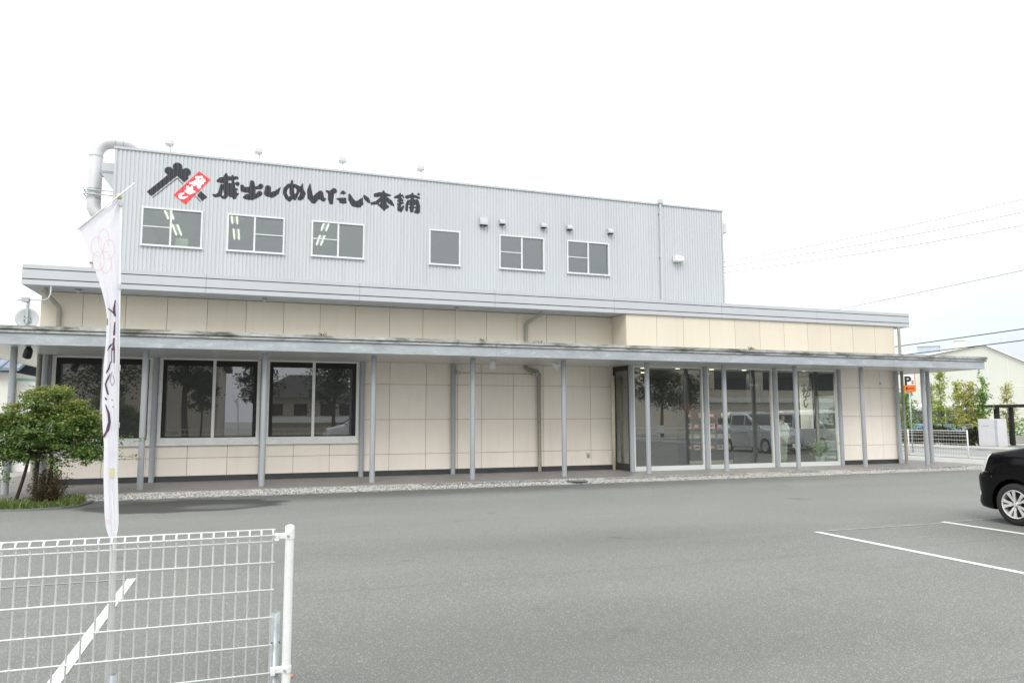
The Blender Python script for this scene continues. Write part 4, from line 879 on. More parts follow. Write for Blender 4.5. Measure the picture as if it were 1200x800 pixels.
def banner_y(x, z):
    l, r_ = np.interp(z, BZ, BL), np.interp(z, BZ, BR); wdt = max(r_ - l, 1e-4)
    t = min(max((x - l) / wdt, 0), 1)
    fold = np.interp(wdt, [0.03, 0.07, 0.15, 0.2], [0.007, 0.006, 0.003, 0.0015])
    side = math.cos(t * math.pi * 0.5) ** 2 * np.interp(wdt, [0.05, 0.2], [0.005, 0.006])
    return PY - 0.016 + fold * math.sin(t * 9.5 + z * 1.7) + 0.5 * fold * math.sin(t * 21 + z * 3.1) - side * math.sin(z * 2.0) * 0.6
def banner():
    V = []; F = []; nu, nv = 46, 150
    zt, zb = 2.60, BZ[0]
    for j in range(nv + 1):
        z = zb + (BZ[-1] - zb) * j / nv
        l, r_ = np.interp(z, BZ, BL), np.interp(z, BZ, BR)
        for i in range(nu + 1):
            x = l + (r_ - l) * i / nu; V.append((x, banner_y(x, z), z))
    for j in range(nv):
        for i in range(nu): a = j * (nu + 1) + i; F.append((a, a + 1, a + nu + 2, a + nu + 1))
    o = arrays('cloth', V, F, M['cloth'], NB, smooth=True)
    return o
banner()
onb = lambda x, z: (x, banner_y(x, z) - 0.003, z)
brush('brush_writing', [[(a, b, c * 0.9) for a, b, c in s_] for s_ in BANNER_STROKES], [], onb, 0.0011, M['purple'], NB)
brush('flower_crest', [[(a, b, 0.0008) for a, b, c in s_] for s_ in [[(4.107 + (a - 4.107) * 1.18, 2.368 + (b - 2.368) * 1.2, c) for a, b, c in s_] for s_ in BANNER_EMBLEM]], [], onb, 0.0007, M['pink'], NB)
brush('small_print', [[(a, b, 0.0007) for a, b, c in s_] for s_ in BANNER_SMALL], [], onb, 0.0007, M['pink'], NB)
lp = MB()
for z in (2.575, 2.20, 1.84, 1.59, 1.47):
    x = np.interp(z, [0.30, 1.60, 2.616], [4.212, 4.1755, 4.144]); lp.lathe([(0.0095, -0.012), (0.0155, -0.012), (0.0155, 0.012), (0.0095, 0.012)], 14, origin=(x, PY, z))
lp.build('cloth_loop', M['cloth'], NB)
MB().lathe([(0.0115, -0.02), (0.0145, -0.02), (0.0145, 0.02), (0.0115, 0.02)], 14, origin=(4.182, PY, 1.385)).box(4.166, 4.181, PY - 0.0148, PY - 0.010, 1.365, 1.405).build('tape', M['tape'], NB)

# ------------------------------------------------------------------ plants on the left
def limb(mb, p0, p1, r0_, r1_, bend=0.05, n=6):
    p0, p1 = Vector(p0), Vector(p1); off = Vector(rng.normal(size=3)) * bend
    pts = [p0.lerp(p1, i / n) + off * math.sin(math.pi * i / n) for i in range(n + 1)]
    mb.tube(pts, [r0_ + (r1_ - r0_) * i / n for i in range(n + 1)], 7, caps=False)
    return pts
def maple():
    t = thing('maple_tree', 'small bushy green maple with several thin trunks at the left of the porch', 'tree', (0.75, -1.25, 0))
    tr = MB(); heads = []
    for bx, by, tx, ty, tz, r_ in ((-0.26, 0.0, -0.05, 0.1, 1.15, 0.035), (0.05, 0.1, 0.12, 0.0, 1.2, 0.042), (0.33, -0.03, 0.30, -0.08, 1.25, 0.04)):
        pts = limb(tr, (bx, by, -0.02), (tx, ty, tz), r_, r_ * 0.7, 0.03); heads.append(pts[-1]); heads.append(pts[-2])
    # lobes of the crown: centre x, height, half width, half height (relative to the trunk base)
    lobes = [(0.24, 2.02, 0.40, 0.26), (-0.20, 1.68, 0.42, 0.22), (0.74, 1.62, 0.46, 0.26), (0.25, 1.50, 0.70, 0.30), (-0.48, 1.30, 0.36, 0.30), (-0.08, 1.04, 0.44, 0.26), (0.52, 1.04, 0.48, 0.26), (0.98, 1.30, 0.34, 0.24), (-0.62, 1.02, 0.24, 0.20), (0.92, 0.98, 0.30, 0.18), (0.55, 1.86, 0.22, 0.14), (-0.66, 1.52, 0.2, 0.12)]
    clumps = []
    for lx, lz, rx, rz in lobes:
        for k in range(int(10 + 70 * rx * rz * 1.6)):
            d = rng.normal(size=3); d /= np.linalg.norm(d); q = rng.uniform(0.25, 1) ** 0.45
            clumps.append((lx + d[0] * rx * q, d[1] * rx * 0.95 * q + rng.normal() * 0.05, lz + d[2] * rz * q))
    for c in clumps[::3]: limb(tr, heads[int(rng.integers(len(heads)))], c, 0.013, 0.003, 0.06)
    tr.build('trunk', M['bark'], t, smooth=True)
    C = []; T = []
    for c in clumps:
        n = int(rng.integers(75, 130)); s_ = rng.uniform(0.07, 0.13)
        p = rng.normal(size=(n, 3)) * np.array([s_ * 1.15, s_, s_ * 0.36]) + np.array(c); p[:, 2] -= 1.2 * ((p[:, 0] - c[0]) ** 2 + (p[:, 1] - c[1]) ** 2)
        C.append(p)
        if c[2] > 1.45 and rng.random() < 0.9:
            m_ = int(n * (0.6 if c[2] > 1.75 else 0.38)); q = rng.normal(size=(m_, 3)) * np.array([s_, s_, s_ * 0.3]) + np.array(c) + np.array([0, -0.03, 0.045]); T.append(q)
    # stray twigs reaching out to the right and drooping low on the left
    for (x0, y0, z0, x1, y1, z1, n) in ((1.0, 0, 1.28, 2.02, -0.1, 1.22, 70), (0.95, 0, 1.0, 1.95, -0.1, 0.82, 60), (-0.5, -0.1, 0.95, -0.35, -0.2, 0.42, 150), (0.35, -0.2, 0.95, 0.5, -0.25, 0.55, 110), (0.8, -0.2, 0.98, 0.95, -0.2, 0.72, 90)):
        u_ = rng.uniform(0, 1, n)[:, None]
        C.append(np.array([x0, y0, z0]) * (1 - u_) + np.array([x1, y1, z1]) * u_ + rng.normal(size=(n, 3)) * np.array([0.05, 0.05, 0.035]))
        tw = MB(); limb(tw, (x0 - 0.3, y0, z0), (x1, y1, z1), 0.006, 0.002, 0.03); tw.build('twig', M['bark'], t)
    C = np.concatenate(C); T = np.concatenate(T)
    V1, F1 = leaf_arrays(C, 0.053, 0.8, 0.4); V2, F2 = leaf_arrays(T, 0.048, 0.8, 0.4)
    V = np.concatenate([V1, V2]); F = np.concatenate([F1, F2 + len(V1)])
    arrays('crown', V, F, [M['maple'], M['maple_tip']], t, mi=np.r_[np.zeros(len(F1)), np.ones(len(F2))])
maple()
def shrub():
    t = thing('brown_shrub', 'low brownish conifer shrub at the foot of the maple', 'shrub', (1.12, -1.5, 0))
    C = []; st = MB()
    for k in range(46):
        a = rng.uniform(0, 6.28); r_ = rng.uniform(0.05, 0.42); h = rng.uniform(0.35, 0.72) * (1 - 0.35 * r_)
        tip = Vector((r_ * math.cos(a), r_ * math.sin(a) * 0.8, h)); limb(st, (0.1 * math.cos(a), 0.1 * math.sin(a), 0), tip, 0.009, 0.003, 0.02)
        u_ = rng.uniform(0.15, 1, 75)[:, None]
        C.append(np.array([0.1 * math.cos(a), 0.1 * math.sin(a), 0]) * (1 - u_) + np.array(tip) * u_ + rng.normal(size=(75, 3)) * 0.045)
    st.build('stem', M['bark'], t)
    V, F = leaf_arrays(np.concatenate(C), 0.06, 0.28, 0.9); arrays('foliage', V, F, M['brown'], t)
shrub()
def in_bed(x, y):
    return (x < 1.72) & (y > -2.35 + 0.1 * np.sin(x * 5) + np.maximum(0, 0.5 - x) * 0.45) & (y < -0.8 + np.where(x > 0.9, -0.15, 0))
def grass():
    n = 4200; x = rng.uniform(-1.2, 1.75, n); y = rng.uniform(-2.5, -0.78, n); k = in_bed(x, y); x, y = x[k], y[k]; n = len(x)
    h = rng.uniform(0.05, 0.17, n) * (0.7 + 0.6 * (np.sin(x * 4 + y * 3) > 0)); a = rng.uniform(0, 6.28, n); b = rng.uniform(0, 6.28, n); wd = rng.uniform(0.005, 0.012, n)
    dx, dy = np.cos(a) * wd, np.sin(a) * wd; lx, ly = np.cos(b) * h * 0.6, np.sin(b) * h * 0.6; z = np.zeros(n)
    V = np.stack([np.stack([x - dx, y - dy, z], -1), np.stack([x + dx, y + dy, z], -1), np.stack([x + dx * .8 + lx * .4, y + dy * .8 + ly * .4, h * .7], -1), np.stack([x - dx * .8 + lx * .4, y - dy * .8 + ly * .4, h * .7], -1), np.stack([x + lx, y + ly, h], -1)], 1).reshape(-1, 3)
    i = np.arange(n) * 5
    F = [tuple(q) for q in np.stack([i, i + 1, i + 2, i + 3], 1).tolist()] + [tuple(q) for q in np.stack([i + 3, i + 2, i + 4], 1).tolist()]
    C = np.stack([rng.uniform(-0.6, 1.65, 700), rng.uniform(-2.2, -1.0, 700), rng.uniform(0.02, 0.12, 700)], 1)
    V2, F2 = leaf_arrays(C, 0.055, 0.6, 0.6)
    F += [tuple(q) for q in (F2 + len(V)).tolist()]
    tag(arrays('grass', np.concatenate([V, V2]), F, M['grass']), 'short weedy grass growing in the bed under the maple', 'grass', kind='stuff')
    poly = [(-1.25, -1.65), (-0.6, -2.0), (0.4, -2.3), (1.0, -2.42), (1.5, -2.32), (1.7, -2.1), (1.78, -1.6), (1.76, -1.0), (1.4, -0.82), (-1.25, -0.80)]
    tag(MB().add([(a, b, 0.016) for a, b in poly], [tuple(range(len(poly)))]).build('planting_bed', M['earth']), kind='structure')
    kb = MB(); kb.prism([(-1.25, -1.72), (0.4, -2.38), (1.0, -2.50), (1.52, -2.40), (1.76, -2.16), (1.86, -1.6), (1.84, -1.17), (1.79, -1.17), (1.785, -1.6), (1.70, -2.11), (1.50, -2.325), (1.0, -2.425), (0.4, -2.305), (-1.25, -1.655)], -0.02, 0.03, plane='xy')
    tag(kb.build('bed_edging', M['asphalt']), kind='structure')
grass()
# weeds growing in the gutter
tuft_labs = ['green weed tuft in the canopy gutter near the middle', 'dark weed tuft in the canopy gutter right of the middle', 'small dry weed tuft in the canopy gutter above the left windows', 'weed tuft in the canopy gutter above the entrance']
for (x, n, m), lab in zip(((10.0, 60, 'young_green'), (11.5, 40, 'hedge'), (6.2, 40, 'brown'), (17.9, 70, 'hedge')), tuft_labs):
    C = rng.normal(size=(n, 3)) * np.array([0.06, 0.022, 0.02]) + np.array([0, 0, 0.02]); V, F = leaf_arrays(C, 0.05, 0.35, 0.8)
    tag(arrays('weed_tuft', V, F, M[m], loc=(x, -0.755, 3.51)), lab, 'weed', 'weeds in the canopy gutter')
tag(MB().lathe([(0.0, 0.022), (0.26, 0.022), (0.28, 0.012)], 24, origin=(12.4, -1.0, 0.055)).build('drain_cover', M['iron']), 'grey round drain cover set in the gravel strip', 'drain cover')
# fallen leaf
V, F = leaf_arrays(np.array([[5.02, -13.0, 0.012]]), 0.035, 0.8, 0.2); tag(arrays('fallen_leaf', V, F, M['orange']), 'small orange leaf lying on the asphalt near the fence post', 'leaf')

# ------------------------------------------------------------------ cars
class CarBody:
    """levels: (z, nose x, tail x, half width); x=0 at the nose, negative to the rear"""
    def __init__(s, levels, an=0.62, at=0.22, p=2.7):
        s.L = np.array(levels, float); s.an, s.at, s.p = an, at, p
    def at_z(s, z): return [float(np.interp(z, s.L[:, 0], s.L[:, k])) for k in (1, 2, 3)]
    def nose(s, th, z):
        xn, xt, hw = s.at_z(z); e = 2 / s.p; a = min(s.an, (xn - xt) * 0.4)
        return (xn - a + a * max(math.cos(th), 0) ** e, hw * max(math.sin(th), 0) ** e, z)
    def side(s, x, z):
        xn, xt, hw = s.at_z(z); a = min(s.an, (xn - xt) * 0.4)
        if x > xn - a: return hw * max(0, 1 - min(1, (x - xn + a) / a) ** s.p) ** (1 / s.p)
        if x < xt + s.at: return hw * max(0, 1 - min(1, (xt + s.at - x) / s.at) ** s.p) ** (1 / s.p)
        return hw
    def ring(s, z):
        xn, xt, hw = s.at_z(z); e = 2 / s.p; a = min(s.an, (xn - xt) * 0.4); pts = []
        for i in range(15): pts.append(s.nose(math.pi / 2 * i / 14, z))
        xs = np.linspace(xn - a, xt + s.at, 26)[1:]
        pts += [(float(x), hw, z) for x in xs]
        for i in range(1, 9):
            th = math.pi / 2 * i / 8; pts.append((xt + s.at - s.at * math.sin(th) ** e, hw * max(math.cos(th), 0) ** e, z))
        return pts + [(x, -y, z) for x, y, z in pts[-2:0:-1]]
    def mesh(s, zs):
        mb = MB(); rings = [s.ring(z) for z in zs]; n = len(rings[0])
        vs = [p for r_ in rings for p in r_]; fs = []
        for k in range(len(rings) - 1):
            for i in range(n): j = (i + 1) % n; fs.append((k * n + i, k * n + j, (k + 1) * n + j, (k + 1) * n + i))
        fs += [tuple(reversed(range(n))), tuple(range((len(rings) - 1) * n, len(rings) * n))]
        return mb.add(vs, fs)

def patch(fn, us, vs_, off=0.006):
    """grid on a surface, pushed outwards by off"""
    P = [[Vector(fn(u, v)) for v in vs_] for u in us]; nu, nv = len(us), len(vs_); V = []
    for i in range(nu):
        for j in range(nv):
            du = P[min(i + 1, nu - 1)][j] - P[max(i - 1, 0)][j]; dv = P[i][min(j + 1, nv - 1)] - P[i][max(j - 1, 0)]
            n = du.cross(dv); n = n.normalized() if n.length > 1e-9 else Vector((0, 0, 1))
            c = P[i][j] - Vector((-2.2, 0, 0.9))
            if n.dot(c) < 0: n = -n
            V.append(P[i][j] + n * off)
    F = [(i * nv + j, (i + 1) * nv + j, (i + 1) * nv + j + 1, i * nv + j + 1) for i in range(nu - 1) for j in range(nv - 1)]
    return V, F

def wheel(parent, x, y, r, w_, sgn):
    t = MB(); wp = [(r * 0.66, -w_ / 2), (r * 0.80, -w_ / 2 - 0.006), (r * 0.93, -w_ / 2 + 0.002), (r * 0.985, -w_ / 2 + 0.022), (r, -w_ / 2 + 0.05), (r, w_ / 2 - 0.05), (r * 0.985, w_ / 2 - 0.022), (r * 0.93, w_ / 2 - 0.002), (r * 0.80, w_ / 2 + 0.006), (r * 0.66, w_ / 2)]
    t.lathe(wp, 40, axis='y'); wh = t.build('wheel', M['tyre'], parent, smooth=True, loc=(x, y, r))
    m = MB(); ri = r * 0.68
    m.lathe([(ri, sgn * w_ * 0.50), (ri * 0.97, sgn * (w_ * 0.52 + 0.002)), (ri * 0.92, sgn * w_ * 0.50), (ri * 0.90, sgn * w_ * 0.30), (ri * 0.90, -sgn * w_ * 0.4)], 40, axis='y')
    yo = sgn * w_ * 0.47
    for k in range(5):
        for d_ in (-0.17, 0.17):
            a0 = 2 * math.pi * k / 5 + d_ * 0.55; a1 = 2 * math.pi * k / 5 + d_ * 1.45
            q0 = Vector((math.cos(a0), 0, math.sin(a0))) * ri * 0.16; q1 = Vector((math.cos(a1), 0, math.sin(a1))) * ri * 0.93
            s_ = Vector((-math.sin(a1), 0, math.cos(a1))); V = []
            for q, hw_, yy in ((q0, 0.016, yo - sgn * 0.012), (q0.lerp(q1, 0.5), 0.018, yo), (q1, 0.028, yo + sgn * 0.004)):
                for a, b in ((-1, 0), (1, 0), (0.6, -0.03), (-0.6, -0.03)): V.append(q + s_ * hw_ * a + Vector((0, yy + sgn * b, 0)))
            F = [(0, 1, 5, 4), (1, 2, 6, 5), (2, 3, 7, 6), (3, 0, 4, 7), (4, 5, 9, 8), (5, 6, 10, 9), (6, 7, 11, 10), (7, 4, 8, 11)]
            m.add(V, F)
    m.lathe([(0.0, yo + sgn * 0.004), (ri * 0.15, yo + sgn * 0.002), (ri * 0.22, yo - sgn * 0.01), (ri * 0.24, yo - sgn * 0.05)], 20, axis='y')
    m.build('rim', M['rim'], wh, auto=True)
    bk = MB(); bk.lathe([(0.0, sgn * w_ * 0.12), (ri * 0.88, sgn * w_ * 0.12)], 24, axis='y'); bk.build('brake_disc', M['plastic'], wh)
    for k in range(5): a = 2 * math.pi * k / 5 + 0.6; nb = MB().lathe([(0, yo + sgn * 0.004), (0.009, yo + sgn * 0.002), (0.009, yo - sgn * 0.01)], 8, axis='y', origin=(math.cos(a) * ri * 0.19, 0, math.sin(a) * ri * 0.19)); nb.build('wheel_nut', M['plastic'], wh)
    return wh

MPV = [(0.20, -0.09, -4.58, 0.82), (0.225, -0.02, -4.62, 0.84), (0.29, 0.0, -4.65, 0.858), (0.42, -0.025, -4.67, 0.864), (0.56, -0.012, -4.68, 0.866), (0.68, -0.01, -4.68, 0.868), (0.735, -0.035, -4.68, 0.870), (0.755, -0.085, -4.68, 0.870), (0.90, -0.14, -4.67, 0.872), (1.00, -0.185, -4.67, 0.868),
       (1.045, -0.225, -4.66, 0.86), (1.075, -0.31, -4.66, 0.852), (1.10, -0.45, -4.66, 0.845), (1.15, -0.70, -4.65, 0.835), (1.20, -0.90, -4.65, 0.83), (1.23, -0.96, -4.65, 0.825), (1.4, -1.24, -4.63, 0.80), (1.58, -1.55, -4.58, 0.762), (1.72, -1.82, -4.50, 0.72), (1.82, -2.06, -4.42, 0.68), (1.87, -2.36, -4.30, 0.61), (1.895, -2.8, -4.1, 0.5)]
VAN = [(0.22, -0.08, -4.66, 0.80), (0.30, -0.03, -4.68, 0.84), (0.5, 0.0, -4.69, 0.846), (0.8, -0.02, -4.69, 0.847), (0.95, -0.06, -4.68, 0.845), (1.02, -0.12, -4.68, 0.842), (1.08, -0.2, -4.68, 0.84), (1.3, -0.42, -4.66, 0.825), (1.6, -0.72, -4.62, 0.79), (1.82, -1.0, -4.57, 0.74), (1.92, -1.25, -4.48, 0.67), (1.97, -1.6, -4.3, 0.56)]

def car(label, cat, lev, mat, loc, rotz, wr=0.31, axles=(-0.80, -3.62), name='parked_car'):
    t = thing(name, label, cat, loc, rotz)
    cb = CarBody(lev, an=0.52 if lev is MPV else 0.42, p=3.2)
    zs = sorted(set([r_[0] for r_ in lev] + list(np.linspace(lev[0][0], lev[-1][0], 34))))
    body = cb.mesh(zs).build('body', mat, t, auto=True)
    # wheel arches cut with a boolean, baked to a plain mesh
    cut = MB()
    for ax in axles:
        for sg in (-1, 1): cut.lathe([(0, sg * 0.52), (wr + 0.055, sg * 0.52), (wr + 0.055, sg * 1.2), (0, sg * 1.2)], 36, axis='y', origin=(ax, 0, wr + 0.01))
    co = cut.build('cutter', M['plastic']); 
    cm_ = co.data; bm = bmesh.new(); bm.from_mesh(cm_); bmesh.ops.remove_doubles(bm, verts=bm.verts, dist=1e-5); bmesh.ops.recalc_face_normals(bm, faces=bm.faces); bm.to_mesh(cm_); bm.free()
    body.parent = None
    md = body.modifiers.new('b', 'BOOLEAN'); md.operation = 'DIFFERENCE'; md.object = co; md.solver = 'EXACT'
    dg = bpy.context.evaluated_depsgraph_get(); dg.update()
    nm_ = bpy.data.meshes.new_from_object(body.evaluated_get(dg)); body.modifiers.clear(); body.data = nm_; body.parent = t
    nm_.set_sharp_from_angle(angle=R(35))
    bpy.data.objects.remove(co)
    zb, zt = (1.25, 1.71) if lev is MPV else (1.10, 1.74)
    S_ = lambda sg: (lambda x, z: (x, sg * cb.side(x, z), z))
    spans = ((-1.55, -2.28), (-2.36, -3.32), (-3.42, -4.42)) if lev is MPV else ((-0.62, -1.22), (-1.36, -2.6), (-2.72, -4.4))
    for sg in (-1, 1):
        for a, b in spans:
            P = []; us = np.linspace(a, b, 9); vv = np.linspace(zb, zt, 6)
            fn = lambda x, z, a=a, sg=sg: (x if a < spans[0][0] + 1e-6 and False else x, sg * cb.side(x, z), z)
            if a == spans[0][0]:
                sl = 0.92 if lev is MPV else 0.42
                fn = lambda u, z, sg=sg: (u - sl * (z - zb) * (u - spans[0][1]) / (spans[0][0] - spans[0][1]), sg * cb.side(u, z), z)
            V, F = patch(fn, us, vv, 0.005); MB().add(V, F).build('side_window', M['carglass'], t, smooth=True)
    # windscreen and rear window
    z0, z1 = (1.26, 1.77) if lev is MPV else (1.10, 1.80)
    V, F = patch(lambda th, z: (lambda q: (q[0], q[1] * (1 if th >= 0 else -1), q[2]))(cb.nose(abs(th), z)), np.linspace(-1.30, 1.30, 21), np.linspace(z0, z1, 7), 0.006)
    MB().add(V, F).build('windscreen', M['carglass'], t, smooth=True)
    # headlights wrap round the corner, grille, lower intake, number plate
    hz0, hz1 = (0.745, 1.035) if lev is MPV else (0.74, 0.95)
    for sg in (-1, 1):
        V, F = patch(lambda th, v: (lambda q: (q[0], sg * q[1], q[2]))(cb.nose(th, hz0 + (hz1 - hz0) * (v * (1 - 0.30 * max(0, (1.25 - th))) + 0.12 * (th - 0.7)))), np.linspace(0.55, 1.18, 10), np.linspace(0, 1, 6), 0.010)
        MB().add(V, F).build('headlight', M['lens'], t, smooth=True)
        V, F = patch(lambda th, z: (lambda q: (q[0], sg * q[1], q[2]))(cb.nose(th, z)), np.linspace(0.9, 1.12, 5), np.linspace(0.40, 0.47, 4), 0.008)
        MB().add(V, F).build('fog_lamp', M['lens'], t, smooth=True)
    V, F = patch(lambda th, z: (lambda q: (q[0], q[1] * (1 if th >= 0 else -1), q[2]))(cb.nose(abs(th), z)), np.linspace(-0.52, 0.52, 15), np.linspace(0.80, 0.98, 5), 0.010)
    MB().add(V, F).build('grille', M['chrome'] if lev is MPV else M['plastic'], t, smooth=True)
    V, F = patch(lambda th, z: (lambda q: (q[0], q[1] * (1 if th >= 0 else -1), q[2]))(cb.nose(abs(th), z)), np.linspace(-0.62, 0.62, 15), np.linspace(0.30, 0.43, 5), 0.008)
    MB().add(V, F).build('air_intake', M['plastic'], t, smooth=True)
    MB().cbox(0.006, 0.02, -0.165, 0.165, 0.50, 0.66, 0.004).build('number_plate', M['white'], t)
    # door seams, bumper seam, handles, mirrors, sill
    sm = MB()
    for sg in (-1, 1):
        for x in ((-1.42, -2.32, -3.37) if lev is MPV else (-0.75, -1.29, -2.66)):
            zz = np.linspace(0.34, zb if x > spans[0][0] else zt + 0.05, 14)
            for za, zb_ in zip(zz[:-1], zz[1:]):
                ya, yb = sg * (cb.side(x, za) + 0.0015), sg * (cb.side(x, zb_) + 0.0015); sm.add([(x - 0.004, ya, za), (x + 0.004, ya, za), (x + 0.004, yb, zb_), (x - 0.004, yb, zb_)], [(0, 1, 2, 3)])
        # seam between bumper and wing
        q = [(-0.22, 0.80), (-0.34, 0.77), (-0.46, 0.69)] if lev is MPV else [(-0.1, 0.7), (-0.3, 0.66), (-0.45, 0.6)]
        for (xa, za), (xb, zb_) in zip(q[:-1], q[1:]):
            sm.add([(xa, sg * (cb.side(xa, za) + 0.003), za), (xb, sg * (cb.side(xb, zb_) + 0.003), zb_), (xb, sg * (cb.side(xb, zb_ + 0.007) + 0.003), zb_ + 0.007), (xa, sg * (cb.side(xa, za + 0.007) + 0.003), za + 0.007)], [(0, 1, 2, 3)])
    sm.build('door_seam', M['galv'] if mat is M['carblack'] else M['plastic'], t)
    for sg in (-1, 1):
        xm = -1.38 if lev is MPV else -0.62; ym = cb.side(xm, 1.12)
        mi_ = MB(); mi_.cbox(xm - 0.07, xm + 0.07, min(sg * (ym + 0.03), sg * (ym + 0.22)), max(sg * (ym + 0.03), sg * (ym + 0.22)), 1.20, 1.36, 0.03); mi_.box(xm - 0.03, xm + 0.03, min(sg * (ym - 0.01), sg * (ym + 0.05)), max(sg * (ym - 0.01), sg * (ym + 0.05)), 1.21, 1.25)
        mi_.build('wing_mirror', mat, t, auto=True)
        for x in ((-2.18, -2.50) if lev is MPV else (-1.15, -1.45)):
            hy = cb.side(x, 0.95); h = MB(); h.cbox(x - 0.1, x + 0.1, min(sg * (hy + 0.004), sg * (hy + 0.035)), max(sg * (hy + 0.004), sg * (hy + 0.035)), 0.94, 0.97, 0.008); h.build('door_handle', M['chrome'] if lev is MPV else mat, t)
    for ax in axles:
        for sg in (-1, 1): wheel(t, ax, sg * (0.765 if lev is MPV else 0.75), wr, 0.20, sg)
    un = MB(); un.box(-4.3, -0.5, -0.55, 0.55, 0.19, 0.30); un.build('underbody', M['plastic'], t)
    for sg in (-1, 1):
        V, F = patch(lambda z, y: (-4.66 + 0.02 * abs(z - 1.0), sg * y, z), np.linspace(0.95, 1.3, 5), np.linspace(0.62, 0.80, 4), -0.02)
        MB().cbox(-4.69, -4.60, min(sg * 0.64, sg * 0.80), max(sg * 0.64, sg * 0.80), 0.92, 1.30, 0.02).build('tail_lamp', M['red'], t)
    return t
car('black minivan at the right edge with five-spoke silver wheels', 'car', MPV, M['carblack'], (16.39, -9.11, 0), R(90))
car('silver minivan parked beyond the black one, seen in the entrance glass', 'car', MPV, M['carsilver'], (27.5, -7.2, 0), R(90))
car('white box van parked beside the silver minivan, seen in the entrance glass', 'van', VAN, M['carwhite'], (30.6, -7.2, 0), R(90), wr=0.31, axles=(-0.75, -3.35), name='parked_van')

# ------------------------------------------------------------------ things inside the shop
gs = thing('display_shelf', 'dark shop display shelf with four boards, stacked with packages behind the entrance glass', 'shelf', (19.05, 3.3, 0.108))
MB().box(-0.95, -0.90, -0.2, 0.2, 0, 1.75).box(0.90, 0.95, -0.2, 0.2, 0, 1.75).build('side_panel', M['shelf'], gs)
MB().box(-0.9, 0.9, 0.17, 0.2, 0, 1.75).build('back_panel', M['shelf'], gs)
for z in (0.42, 0.78, 1.12, 1.46): MB().box(-0.9, 0.9, -0.2, 0.169, z, z + 0.025).build('shelf_board', M['shelf'], gs)
MB().box(-0.9, 0.9, -0.215, -0.202, 0.0, 0.1).build('kick_board', M['box_cream'], gs)
kinds = [('red', 'box_red'), ('cream', 'box_cream'), ('white', 'box_white')]
rows = ['lowest', 'second', 'third', 'top']
cols = ['far left', 'left', 'left centre', 'right centre', 'right', 'far right']
first = {}
for r_, z in enumerate((0.445, 0.805, 1.145, 1.485)):
    for c_ in range(6):
        if r_ == 3 and c_ in (1, 4): continue
        kn, km = kinds[(c_ * 2 + r_ + (c_ * r_) % 3) % 3]
        x = 19.05 - 0.75 + c_ * 0.30
        lab = f'{kn} package on the {rows[r_]} shelf board, {cols[c_]} of its row'
        if kn not in first:
            p = thing('package', lab, 'package', (x, 3.22, z + 0.108), 0, 'packages on the display shelf')
            MB().cbox(-0.11, 0.11, -0.08, 0.08, 0.0, 0.17, 0.006).build('carton', M[km], p)
            MB().box(-0.07, 0.07, -0.0825, -0.0805, 0.05, 0.12).build('carton_label', M['box_white' if kn != 'white' else 'box_red'], p)
            first[kn] = p
        else:
            p = copy_tree(first[kn]); p.location = (x, 3.22, z + 0.108); tag(p, lab)
sgn = thing('hanging_board', 'small dark red board hanging from the interior post', 'board', (18.12, 2.96, 1.75)); MB().cbox(-0.20, 0.20, -0.03, 0.0, 0, 0.32, 0.006).build('board', plain('maroon_board', (0.12, 0.02, 0.02), 0.5), sgn); MB().tube([(0.0, -0.015, 0.32), (0.0, -0.015, 1.34)], 0.006).build('hanger_rod', M['black'], sgn)
ib = thing('hanging_banner', 'pale hanging banner with black brush writing inside the glass', 'banner')
MB().box(23.74, 24.30, 4.2, 4.215, 1.2, 3.06).build('banner_cloth', M['bannerpale'], ib)
MB().tube([(23.70, 4.207, 3.07), (24.34, 4.207, 3.07)], 0.012).tube([(23.9, 4.207, 3.07), (23.9, 4.207, 3.2)], 0.004).tube([(24.15, 4.207, 3.07), (24.15, 4.207, 3.2)], 0.004).build('banner_rod', M['black'], ib)
K_ = (4.2 + 18.03) / (1.75 + 18.03)
brush('brush_writing', [[(4.732 + (a - 4.732) * K_, 1.614 + (b - 1.614) * K_, c * 1.1) for a, b, c in s_] for s_ in INNER_BANNER], [], lambda x, z: (x, 4.195, z), 0.009, M['ink'], ib)
pt = thing('potted_plant', 'leafy plant in a white pot behind the right end of the glass', 'plant', (22.0, 1.35, 0.108))
MB().lathe([(0, 0), (0.11, 0), (0.145, 0.24), (0.15, 0.26), (0.13, 0.26), (0.12, 0.22), (0, 0.22)], 20).build('pot', M['pot'], pt, auto=True)
C = rng.normal(size=(420, 3)) * np.array([0.17, 0.15, 0.14]) + np.array([0, 0, 0.50]); V, F = leaf_arrays(C, 0.08, 0.5, 0.6); arrays('foliage', V, F, M['young_green'], pt)
ms = MB()
for k in range(8): limb(ms, (0, 0, 0.2), (rng.normal() * 0.13, rng.normal() * 0.12, 0.52), 0.007, 0.003, 0.02)
ms.build('stem', M['bark'], pt)
st_ = thing('folding_easel', 'small white folding easel standing behind the glass', 'easel', (21.25, 1.55, 0.108))
MB().tube([(-0.12, -0.1, 0), (0.1, 0.0, 0.62)], 0.012).tube([(0.12, -0.1, 0), (-0.1, 0.0, 0.62)], 0.012).build('easel_leg', M['white'], st_)
MB().cbox(-0.16, 0.16, -0.03, -0.01, 0.55, 0.66, 0.004).build('easel_board', M['white'], st_)
bx = thing('wall_speaker', 'black loudspeaker on the interior post', 'loudspeaker', (20.63, 2.78, 2.62)); MB().cbox(-0.13, 0.13, -0.1, 0.1, -0.08, 0.08, 0.015).build('cabinet', M['black'], bx); MB().box(-0.02, 0.02, 0.1, 0.13, -0.03, 0.03).build('bracket', M['black'], bx)

